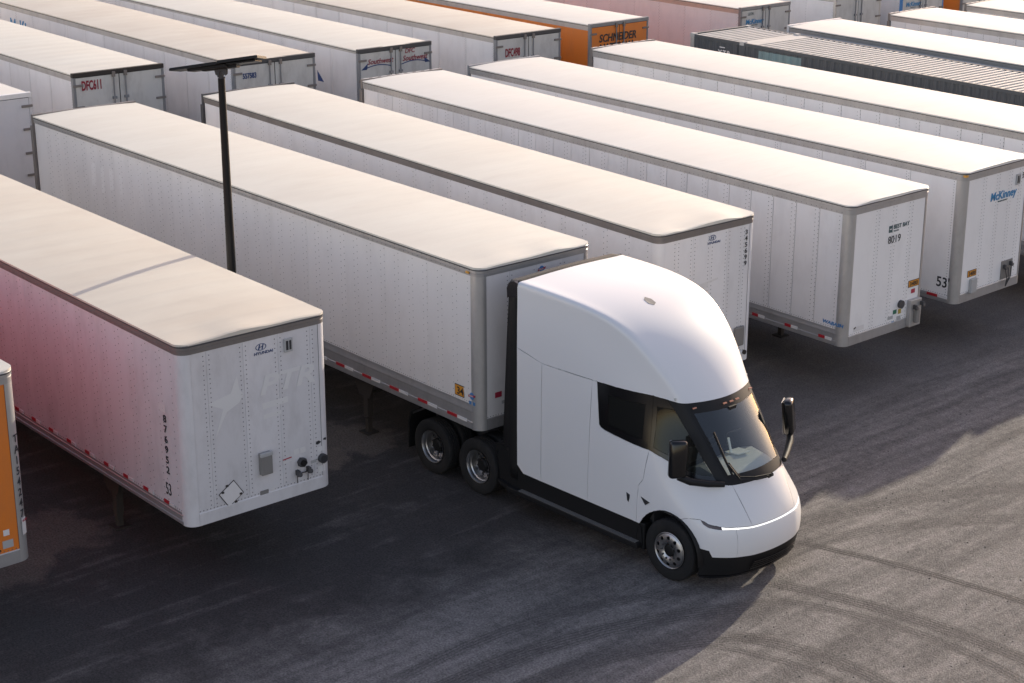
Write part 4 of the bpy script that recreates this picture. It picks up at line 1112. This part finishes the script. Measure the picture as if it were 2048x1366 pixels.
STL = [(0.47, 1.178), (0.53, 1.115), (0.62, 1.074), (0.80, 1.048), (1.4, 1.034)]
G6 = [(0.13, 1.10), (0.28, 1.16), (0.47, 1.178)]
BMP = [(0.40, 0.75), (0.66, 0.71), (0.70, 0.60), (1.4, 0.575)]
for p in (G1, G2, G3, G4, G5, BP, BOT, STU, STL, G6, BMP): cut(p)
cut(ARC, 0.14, 0.0)
cut([(-1.75, 2.74), (-0.2, 2.70)], cond=lambda c: c.y < -0.7)
cut([(-1.6, 2.26), (-0.70, 2.16)], cond=lambda c: c.y < -0.7)
cut([(-1.47, 2.9), (-1.42, 2.1)], cond=lambda c: c.y < -0.7)
cut([(-0.80, 2.9), (-0.74, 2.0)], cond=lambda c: c.y < -0.7)
cut([(-0.62, 2.9), (-0.53, 1.95)], cond=lambda c: c.y < -0.7)
cut([(-0.62, 2.10), (-0.27, 2.0), (-0.07, 1.89), (0.08, 1.815), (0.22, 1.79), (0.5, 1.78)], cond=lambda c: c.y < -0.6)
cut([(-0.4, 2.66), (0.4, 2.66)], cond=lambda c: c.y > -0.9)
cut([(0.2, 1.80), (0.9, 1.80)], cond=lambda c: c.y > -0.8)
# long edge of the bonnet
def cut_plane(p0, p1, nrm, cond):
    p0, p1 = Vector(p0), Vector(p1); n = (p1-p0).cross(Vector(nrm)).normalized()
    fs = [f for f in tb.faces if cond(f.calc_center_median())]
    g = set(fs)
    for f in fs: g.update(f.verts); g.update(f.edges)
    bmesh.ops.bisect_plane(tb, geom=list(g), dist=1e-5, plane_co=p0, plane_no=n)
HP0, HP1 = Vector((0.62, -0.585, 1.68)), Vector((1.05, -0.52, 1.09))
cut_plane(HP0, HP1, (0.8, -0.25, 0.5), lambda c: 1.0 < c.z < 1.75 and c.x > 0.4 and c.y > -0.8)
HN = (HP1-HP0).cross(Vector((0.8, -0.25, 0.5))).normalized()
cut_plane((1.0, -0.76, 0.6), (1.0, -0.76, 1.08), (1, 0, 0), lambda c: 0.55 < c.z < 1.12 and c.x > 0.6 and -0.9 < c.y < -0.6)
cut_plane((1.0, -0.93, 0.9), (1.0, -0.93, 1.2), (1, 0, 0), lambda c: 1.0 < c.z < 1.15 and c.x > 0.5 and -1.05 < c.y < -0.8)
def zat(poly, x):
    if x <= poly[0][0]: return poly[0][1]
    for (a, b), (c, d) in zip(poly[:-1], poly[1:]):
        if x <= c: return b+(d-b)*(x-a)/(c-a) if c > a else d
    return poly[-1][1]
def xat(poly, z):           # polylines that run downwards
    for (a, b), (c, d) in zip(poly[:-1], poly[1:]):
        if d <= z <= b: return a+(c-a)*(z-b)/(d-b)
    return poly[-1][0] if z < poly[-1][1] else poly[0][0]
def classify(c, v):
    x, y, z = c
    if z > zat(G1, x): return 'roof_fairing'
    if x > -1.70 and z > zat(G2, x) and not (x < -1.58 and z < 2.15):
        if v < 2.75:
            if z > 2.66 or z < 1.80 or v > 2.5: return 'windshield_frit'
            return 'windshield'
        if v < 4.0: return 'pillar'
        if x < xat(BP, z):
            ins = zat([(-1.6, 2.26), (-0.70, 2.16)], x) < z < zat([(-1.75, 2.74), (-0.2, 2.70)], x) and xat([(-1.47, 2.9), (-1.42, 2.1)], z) < x < xat([(-0.80, 2.9), (-0.74, 2.0)], z)
            return 'window_rear' if ins else 'frit_rear'
        ins = zat([(-0.62, 2.10), (-0.27, 2.0), (-0.07, 1.89), (0.08, 1.815), (0.22, 1.79), (0.5, 1.78)], x) < z < zat([(-1.75, 2.74), (-0.2, 2.70)], x) and x > xat([(-0.62, 2.9), (-0.53, 1.95)], z)
        return 'window_front' if ins else 'frit_front'
    if math.hypot(x-ARC_C[0], z-ARC_C[1]) < ARC_R and z > 0.45 and y < -0.9: return None
    if x < 0.1:
        if z < zat(BOT, x): return None
        if x < xat(G3, z): return 'rear_panel'
        if x < xat(G4, z): return 'side_panel'
        if x < xat(G5, z): return 'door'
        return 'fender' if z > 0.5 else None
    if z < zat(BMP, x): return 'lower_bumper' if z > 0.2 else None
    if x > 0.47 and zat(STL, x) < z < zat(STU, x):
        return 'light_bar' if y > -0.76 else ('day_lamp' if y > -0.93 else 'headlamp')
    if x > 0.47: low = z <= zat(STL, x)
    else: low = x > 0.05 and z < zat(G6, x) and x > ARC_C[0]
    if low: return 'bumper' if y > -0.76 else 'bumper_corner'
    if (Vector(c)-HP0).dot(HN)*(-1 if HN.y < 0 else 1) > 0 and x > 0.5: return 'bonnet'
    return 'fender'
tb.normal_update()
tb.faces.ensure_lookup_table()
# make normals point outwards
f0 = min(tb.faces, key=lambda f: f.calc_center_median().y)
if f0.normal.y > 0:
    bmesh.ops.reverse_faces(tb, faces=tb.faces[:]); tb.normal_update()
groups = {}
for f in tb.faces:
    c = f.calc_center_median(); v = sum(w[lv] for w in f.verts)/len(f.verts)
    k = classify(c, v)
    if k: groups.setdefault(k, []).append(f)
VN = {v: v.normal.copy() for v in tb.verts}
def panel_part(name, faces, m, thick=0.014, inset=0.006, mirror=None, offset=0.0, keep_center=True):
    """one body panel from a set of faces of the half body; mirror: None | 'join' | 'flip'"""
    vs = {}; order = []
    inward = {}
    ecount = {}
    for f in faces:
        for e in f.edges: ecount[e] = ecount.get(e, 0)+1
        for v in f.verts:
            if v not in vs: vs[v] = len(order); order.append(v)
    bverts = set()
    for e, n in ecount.items():
        if n == 1:
            for v in e.verts: bverts.add(v)
    for f in faces:
        c = f.calc_center_median()
        for v in f.verts:
            if v in bverts: inward.setdefault(v, Vector()); inward[v] += (c-v.co)*f.calc_area()
    co = []; no = []
    for v in order:
        p = v.co.copy(); n = VN[v]
        if v in bverts and inset:
            if abs(v.co.y) < 1e-4 and keep_center:
                # on the centre line only move along it
                es = [e for e in v.link_edges if ecount.get(e) == 1 and not all(abs(w.co.y) < 1e-4 for w in e.verts)]
                if es:
                    d = inward[v]-n*inward[v].dot(n); d.y = 0
                    if d.length > 1e-9: p += d.normalized()*inset
            else:
                d = inward[v]-n*inward[v].dot(n)
                if d.length > 1e-9: p += d.normalized()*inset
        p += n*offset
        if abs(v.co.y) < 1e-4: p.y = 0; n = Vector((n.x, 0, n.z)).normalized()
        co.append(p); no.append(n)
    fs = [[vs[v] for v in f.verts] for f in faces]
    def build(flip, join):
        C, Nn, F = list(co), list(no), [list(q) for q in fs]
        if flip:
            C = [mirrored(p) for p in C]; Nn = [mirrored(n) for n in Nn]; F = [q[::-1] for q in F]
        if join:
            mp = {}
            n0 = len(C)
            for i, p in enumerate(co):
                if abs(order[i].co.y) < 1e-4: mp[i] = i
                else: mp[i] = len(C); C.append(mirrored(p)); Nn.append(mirrored(no[i]))
            F += [[mp[i] for i in q][::-1] for q in fs]
        # inner skin and rim give the panel its thickness; they have vertices of their own so the outside stays smooth
        if thick:
            ec = {}
            for q in F:
                for i0, i1 in zip(q, q[1:]+q[:1]):
                    ec.setdefault((min(i0, i1), max(i0, i1)), []).append((i0, i1))
            n0 = len(C)
            F2 = [[n0+i for i in q][::-1] for q in F]
            C += [p-n*thick for p, n in zip(C, Nn)]; Nn = Nn+[-n for n in Nn]
            for k, ed in ec.items():
                if len(ed) == 1:
                    i0, i1 = ed[0]; b0 = len(C)
                    t = (C[i1]-C[i0]).cross(Nn[i0])
                    t = t.normalized() if t.length > 1e-9 else Nn[i0]
                    C += [C[i0].copy(), C[i1].copy(), C[n0+i1].copy(), C[n0+i0].copy()]; Nn += [t]*4
                    F2.append([b0+3, b0+2, b0+1, b0][::-1][::-1])
            F = F+F2
        me = bpy.data.meshes.new(name)
        me.from_pydata([p[:] for p in C], [], F)
        for p in me.polygons: p.use_smooth = True
        me.normals_split_custom_set_from_vertices([n[:] for n in Nn])
        return link(name, me, m, TRK)
    if mirror == 'join': return [build(False, True)]
    if mirror == 'flip': return [build(False, False), build(True, False)]
    return [build(False, False)]
panel_part('roof_fairing', groups['roof_fairing'], 'truck_white', mirror='join')
panel_part('windshield', groups['windshield'], 'glass_front', thick=0.006, inset=0.0, mirror='join', offset=-0.004)
panel_part('windshield_border', groups['windshield_frit'], 'black_plastic', thick=0.008, inset=0.001, mirror='join', offset=-0.002)
panel_part('window_pillar', groups['pillar'], 'black_plastic', inset=0.002, mirror='flip')
panel_part('side_window', groups['window_front'], 'glass_side', thick=0.006, inset=0.004, mirror='flip', offset=-0.002)
panel_part('sleeper_window', groups['window_rear'], 'glass_dark', thick=0.006, inset=0.004, mirror='flip', offset=-0.002)
panel_part('window_surround', groups['frit_front'], 'black_gloss', thick=0.008, inset=0.003, mirror='flip', offset=-0.001)
panel_part('window_surround', groups['frit_rear'], 'black_gloss', thick=0.008, inset=0.003, mirror='flip', offset=-0.001)
panel_part('rear_side_panel', groups['rear_panel'], 'truck_white', mirror='flip')
panel_part('side_panel', groups['side_panel'], 'truck_white', mirror='flip')
DOORS = panel_part('door', groups['door'], 'truck_white', mirror='flip')
panel_part('fender', groups['fender'], 'truck_white', mirror='flip')
panel_part('bonnet', groups['bonnet'], 'truck_white', mirror='join')
panel_part('light_bar', groups['light_bar'], 'lamp_white', inset=0.004, mirror='join', offset=-0.003)
panel_part('running_lamp', groups['day_lamp'], 'lamp_white', inset=0.004, mirror='flip', offset=-0.003)
panel_part('headlamp', groups['headlamp'], 'lamp_lens', inset=0.003, mirror='flip', offset=-0.003)
panel_part('bumper', groups['bumper'], 'truck_white', inset=0.003, mirror='join')
panel_part('bumper_corner', groups['bumper_corner'], 'truck_white', inset=0.003, mirror='flip')
panel_part('lower_bumper', groups['lower_bumper'], 'black_plastic', inset=0.003, mirror='join', offset=-0.006)
shell = []
for k, fl in groups.items():
    if k not in ('windshield', 'window_front', 'window_rear'): shell += fl
panel_part('cab_shell', shell, 'black_plastic', thick=0.0, inset=0.0, mirror='join', offset=-0.028)
tb.free()
# door furniture
for s, d in zip((-1, 1), DOORS):
    part('door_handle', MB().prism([(-0.975, 1.22), (-0.905, 1.20), (-0.905, 1.15), (-0.925, 1.07), (-0.955, 1.09)], s*1.262, s*1.245), 'ink_black', d)
    part('camera_recess', MB().prism([(-0.66, 1.245), (-0.47, 1.20), (-0.56, 1.13)], s*1.2585, s*1.235), 'ink_black', TRK)
# rear closing wall and side extenders
part('rear_wall', MB().box(-3.60, -3.52, -1.2, 1.2, 0.75, 4.06), 'black_plastic', TRK)
sec = [bsp(ROWS[0], j/4) for j in range((NR-1)*4+1)]
ring_ = [Vector((p.x, -p.y, p.z)) for p in sec[:0:-1]]+sec
vs = []
for q, x_of in ((0.985, lambda z: -3.575), (0.972, lambda z: -3.80-0.145*max(0, min(1, (4.0-z)/2.6)))):
    for p in ring_:
        vs.append((x_of(p.z), p.y*q, p.z if p.z < 3.7 else 3.7+(p.z-3.7)*(0.97 if q > .98 else 0.92)))
m_ = len(ring_)
vs2 = vs; fs2 = [(j, j+1, m_+j+1, m_+j) for j in range(m_-1)]
eo = part('side_extender', MB().add(vs2, fs2), 'black_plastic', TRK, True, 40)
md = eo.modifiers.new('thickness', 'SOLIDIFY'); md.thickness = 0.03; md.offset = 0
part('extender_cap', MB().prism([(-3.83, 3.80), (-3.56, 3.86), (-3.57, 4.09), (-3.66, 4.11), (-3.79, 4.06), (-3.84, 3.96)], -1.245, -1.10).prism([(-3.83, 3.80), (-3.56, 3.86), (-3.57, 4.09), (-3.66, 4.11), (-3.79, 4.06), (-3.84, 3.96)], 1.245, 1.10), 'black_gloss', TRK)
# lower black skirts, running boards
for s in (-1, 1):
    y0, y1 = sorted((s*1.238, s*1.02))
    part('side_skirt', MB().prism([(-4.10, 1.10), (-3.98, 1.12), (-3.66, 0.97), (-3.40, 0.77), (-0.74, 0.785), (-0.66, 0.70), (-0.62, 0.40), (-4.02, 0.36)], y0, y1), 'black_plastic', TRK)
    y0, y1 = sorted((s*1.345, s*1.20))
    sb_ = part('running_board', MB().box(-3.75, -0.64, y0, y1, 0.36, 0.455, 0.015), 'black_plastic', TRK)
    rb = MB()
    for i in range(94):
        rb.box(-3.46+i*0.0295, -3.446+i*0.0295, s*1.335 if s < 0 else 1.225, s*1.225 if s < 0 else 1.335, 0.455, 0.462)
    part('tread_ribs', rb, 'box_grey', sb_)
    part('board_end', MB().prism([(-4.02, 0.44), (-3.74, 0.36), (-3.74, 0.46), (-4.02, 0.50)], s*1.30, s*1.20), 'black_plastic', TRK)
    # wheel housing above the steer axle
    arc = [(ARC_C[0]+(ARC_R+0.01)*math.cos(a), ARC_C[1]+(ARC_R+0.01)*math.sin(a)) for a in [math.radians(x) for x in range(-5, 186, 10)]]
    wv = [(x, s*y, z) for y in (1.245, 0.75) for x, z in arc]; q = len(arc)
    part('wheel_housing', MB().add(wv, [(i, i+1, q+i+1, q+i) for i in range(q-1)]+[tuple(range(q, 2*q))]), 'black_plastic', TRK)
    # arch lip
    part('arch_lip', MB().tube([(ARC_C[0]+(ARC_R+0.003)*math.cos(a), s*1.232, ARC_C[1]+(ARC_R+0.003)*math.sin(a)) for a in [math.radians(x) for x in range(26, 156, 10)]], 0.012, 6), 'black_plastic', TRK)
    part('sill_end', MB().box(-0.74, -0.60, *sorted((s*1.22, s*1.05)), 0.32, 0.78, 0.02), 'black_plastic', TRK)
# grille in the lower bumper
gr = MB()
for i in range(4):
    z = 0.335+i*0.045
    k = (NS-3)+(0.59-z)/0.33+1
    pts = []
    for yy in [(-0.50+q*0.125) for q in range(9)]:
        pts.append((1.0+0.16*((z-0.26)/0.33)**0.8-0.20*(yy)**2+0.006, yy, z))
    gr.tube(pts, 0.012, 6)
part('grille_bars', gr, 'black_gloss', TRK)
part('splitter', MB().sweep([(0.50, -1.13), (0.66, -1.02), (0.82, -0.80), (0.93, -0.50), (0.99, 0), (0.93, 0.50), (0.82, 0.80), (0.66, 1.02), (0.50, 1.13)], [(-0.05, 0.225), (0.012, 0.225), (0.015, 0.255), (-0.05, 0.26)], True), 'black_gloss', TRK)
# marker lamps and camera behind the top of the glass
for yy in (-0.66, -0.145, 0.0, 0.145, 0.66):
    xx = 0.055-0.42*yy*yy
    part('marker_lamp', MB().prism([(xx-0.004, 2.747), (xx+0.012, 2.747), (xx+0.024, 2.732), (xx+0.008, 2.732)], yy-0.04, yy+0.04), 'amber', TRK)
part('camera_pod', MB().box(0.0, 0.10, -0.09, 0.09, 2.58, 2.67, 0.01), 'black_plastic', TRK)
ap = [(-1.50, -0.17), (-1.58, -0.22), (-1.70, -0.20), (-1.76, -0.12), (-1.66, -0.07), (-1.54, -0.09)]
az = lambda x, y: roof_z(x, y)
part('roof_sensor', MB().add([(x, y, az(x, y)+d) for d in (-0.01, 0.006) for x, y in ap], [tuple(range(6)), tuple(range(11, 5, -1))]+[(i, (i+1) % 6, 6+(i+1) % 6, 6+i) for i in range(6)]), 'box_grey', TRK)
# mirrors
for s in (-1, 1):
    def Y(v): return s*v
    mir = part('mirror', MB().box(-0.085, 0.085, -0.14, 0.14, -0.30, 0.30, 0.055), 'black_gloss', TRK, True, 50, loc=(0.17, Y(1.33), 2.16), rot=(R(3)*s, R(-5), R(28)*s))
    part('mirror_glass', MB().box(-0.092, -0.083, -0.115, 0.115, -0.28, 0.28, 0.003), 'alu_bright', mir)
    part('mirror_arm', MB().tube([(0.20, Y(1.34), 1.88), (0.32, Y(1.20), 1.80), (0.47, Y(0.95), 1.735), (0.60, Y(0.72), 1.70)], [0.055, 0.06, 0.055, 0.045], 10), 'black_plastic', TRK, True, 50)
# wipers
part('wiper', MB().tube([(0.895, 0.06, 1.715), (0.86, -0.25, 1.735), (0.75, -0.52, 1.76), (0.60, -0.62, 1.98)], 0.019, 8).tube([(0.90, 0.04, 1.75), (0.84, -0.27, 1.77), (0.72, -0.50, 1.80), (0.57, -0.60, 2.02)], 0.011, 8), 'black_plastic', TRK)
part('wiper', MB().tube([(0.66, -0.60, 1.83), (0.50, -0.635, 2.10), (0.30, -0.67, 2.46)], 0.020, 8), 'black_plastic', TRK)
part('wiper_pivot', MB().cyl((0.87, 0.06, 1.71), (0.75, 0, 0.6), 0.03, 0.10, 12), 'black_plastic', TRK)
# cab interior
inte = part('dashboard', MB().prism([(-0.35, 1.30), (0.55, 1.30), (0.55, 1.62), (0.35, 1.72), (0.0, 1.78), (-0.22, 1.70), (-0.35, 1.55)], -0.62, 0.62), 'cab_dash', TRK)
part('screen', MB().box(-0.28, -0.24, -0.62, -0.28, 1.76, 2.02, 0.01), 'black_gloss', TRK)
part('screen', MB().box(-0.28, -0.24, 0.28, 0.62, 1.76, 2.02, 0.01), 'black_gloss', TRK)
part('papers', MB().prism([(-0.12, 0.10), (0.10, 0.16), (0.14, 0.42), (-0.08, 0.40)], 1.785, 1.80, 'z'), 'paper', TRK)
part('papers', MB().prism([(-0.05, 1.80), (-0.03, 1.80), (-0.10, 2.02), (-0.12, 2.02)], 0.14, 0.18), 'paper', TRK)
sw = MB(); 
ring = [(-0.42+0.10*math.cos(a), 0.22*math.sin(a), 1.80+0.20*math.cos(a)) for a in [i*math.pi/12 for i in range(25)]]
sw.tube(ring, 0.018, 8).tube([(-0.42, -0.2, 1.80), (-0.42, 0.2, 1.80)], 0.02, 6).tube([(-0.42, 0, 1.80), (-0.2, 0, 1.66)], 0.03, 8)
part('steering_wheel', sw, 'black_plastic', TRK)
st_ = part('seat', MB().box(-1.25, -0.72, -0.27, 0.27, 1.30, 1.48, 0.05).box(-1.38, -1.20, -0.26, 0.26, 1.4, 2.15, 0.06).box(-1.38, -1.24, -0.14, 0.14, 2.15, 2.40, 0.05), 'seat_grey', TRK, True, 50)
part('cab_floor', MB().box(-3.5, 0.5, -1.1, 1.1, 1.05, 1.1), 'cab_interior', TRK)
part('rear_cabinet', MB().box(-2.2, -1.75, -1.1, 1.1, 1.1, 2.9), 'cab_interior', TRK)
part('head_liner', MB().box(-1.7, -0.35, -0.85, 0.85, 2.84, 2.88), 'cab_dash', TRK)
# chassis, fifth wheel, mud guards
ch = MB()
for s in (-1, 1): ch.box(-6.75, -0.6, s*0.42-0.05, s*0.42+0.05, 0.62, 0.90)
for x in (-6.6, -5.25, -4.0): ch.box(x-0.06, x+0.06, -0.42, 0.42, 0.65, 0.88)
for x in (-5.87, -4.63): ch.cyl((x, 0, 0.51), (0, 1, 0), 0.11, 1.5, 12)
ch.cyl((-0.05, 0, 0.51), (0, 1, 0), 0.07, 1.7, 12)
ch.box(-4.0, -0.6, -1.0, 1.0, 0.38, 0.95)
part('chassis', ch, 'frame_dark', TRK)
part('fifth_wheel', MB().prism([(-5.7, -0.42), (-5.0, -0.45), (-4.75, -0.2), (-4.75, 0.2), (-5.0, 0.45), (-5.7, 0.42)], 1.12, 1.18, 'z').box(-5.4, -5.0, -0.4, 0.4, 0.9, 1.13), 'frame_dark', TRK)
for s in (-1, 1):
    y0, y1 = sorted((s*1.24, s*0.62))
    part('mud_guard', MB().prism([(-6.20, 1.14), (-6.42, 1.02), (-6.50, 0.80), (-6.52, 0.30), (-6.535, 0.30), (-6.53, 0.82), (-6.45, 1.04), (-6.21, 1.165)], y0, y1), 'black_plastic', TRK)
    part('guard_stay', MB().tube([(-6.05, s*1.20, 1.20), (-6.45, s*1.20, 0.98), (-6.53, s*1.20, 0.82)], 0.016, 6), 'frame_dark', TRK)
    part('quarter_guard', MB().prism([(-4.12, 0.95), (-4.16, 1.10), (-4.02, 1.16), (-3.6, 1.16), (-3.6, 1.12), (-4.0, 1.12), (-4.08, 1.04)], y0, y1), 'black_plastic', TRK)
    for x in (-5.87, -4.63):
        wheel(TRK, x, s*1.105, 0.508, s, 'deep', rnd.random()*6); wheel(TRK, x, s*0.775, 0.508, s, 'inner', rnd.random()*6)
    wheel(TRK, -0.06, s*1.075, 0.508, s, 'steer', 0.3, R(2.5))

# ------------------------------------------------------------------ lamp post with solar panels
PO = thing('light_pole', 'tall black tapered pole with dark solar panels on top, between two trailers', 'light pole', (-4.22, 2.2, 0))
part('pole', MB().tube([(0, 0, 0), (0, 0, 0.25), (0, 0, 0.26), (0, 0, 6.98)], [0.16, 0.16, 0.098, 0.060], 20), 'pole_black', PO, True, 40)
part('base_plate', MB().box(-0.22, 0.22, -0.22, 0.22, 0, 0.03, 0.005), 'frame_dark', PO)
part('neck', MB().cyl((0, 0, 7.04), (0, 0, 1), 0.045, 0.16, 14).cyl((0, 0, 7.0), (1, 0.2, 0), 0.018, 0.16, 8), 'frame_dark', PO)
hd = link('panel_head', None, None, PO, (0, 0, 7.15))
hd.matrix_basis = Matrix.Translation((0, 0, 7.15)) @ Matrix.Rotation(YAW-math.pi/2, 4, 'Z') @ Matrix.Rotation(R(-8), 4, 'Y') @ Matrix.Rotation(R(-11.5), 4, 'X')
# head frame: x to the right of the picture, y away from the camera
br = MB()
for s in (-1, 1): br.prism([(-0.11, 0.03), (0.11, 0.03), (0.09, -0.10), (0.05, -0.13), (0.02, -0.05), (-0.02, -0.05), (-0.05, -0.13), (-0.09, -0.10)], s*0.05, s*0.062)
part('bracket', br, 'frame_dark', hd)
for x0, x1, z0, tl in ((-0.78, 0.02, 0.07, -4), (0.04, 0.72, 0.085, -3)):
    p = part('solar_panel', MB().box(x0, x1, -0.33, 0.33, z0, z0+0.035, 0.004), 'pole_black', hd, rot=(0, R(tl*0.3), 0))
    part('panel_frame', MB().box(x0-0.008, x1+0.008, -0.338, 0.338, z0-0.012, z0+0.022), 'black_plastic', p)
part('battery_case', MB().box(-0.52, 0.15, -0.22, 0.22, 0.0, 0.055, 0.01).box(-0.30, 0.30, -0.12, 0.12, -0.02, 0.04, 0.01), 'black_plastic', hd)
part('lamp_module', MB().box(0.18, 0.66, -0.25, 0.25, 0.035, 0.065, 0.008), 'pole_black', hd)
part('cable_loop', MB().tube([(0.12, 0.1, 0.03), (0.2, 0.05, -0.02), (0.27, 0.0, -0.01), (0.3, 0, 0.04)], 0.008, 6), 'black_plastic', hd)
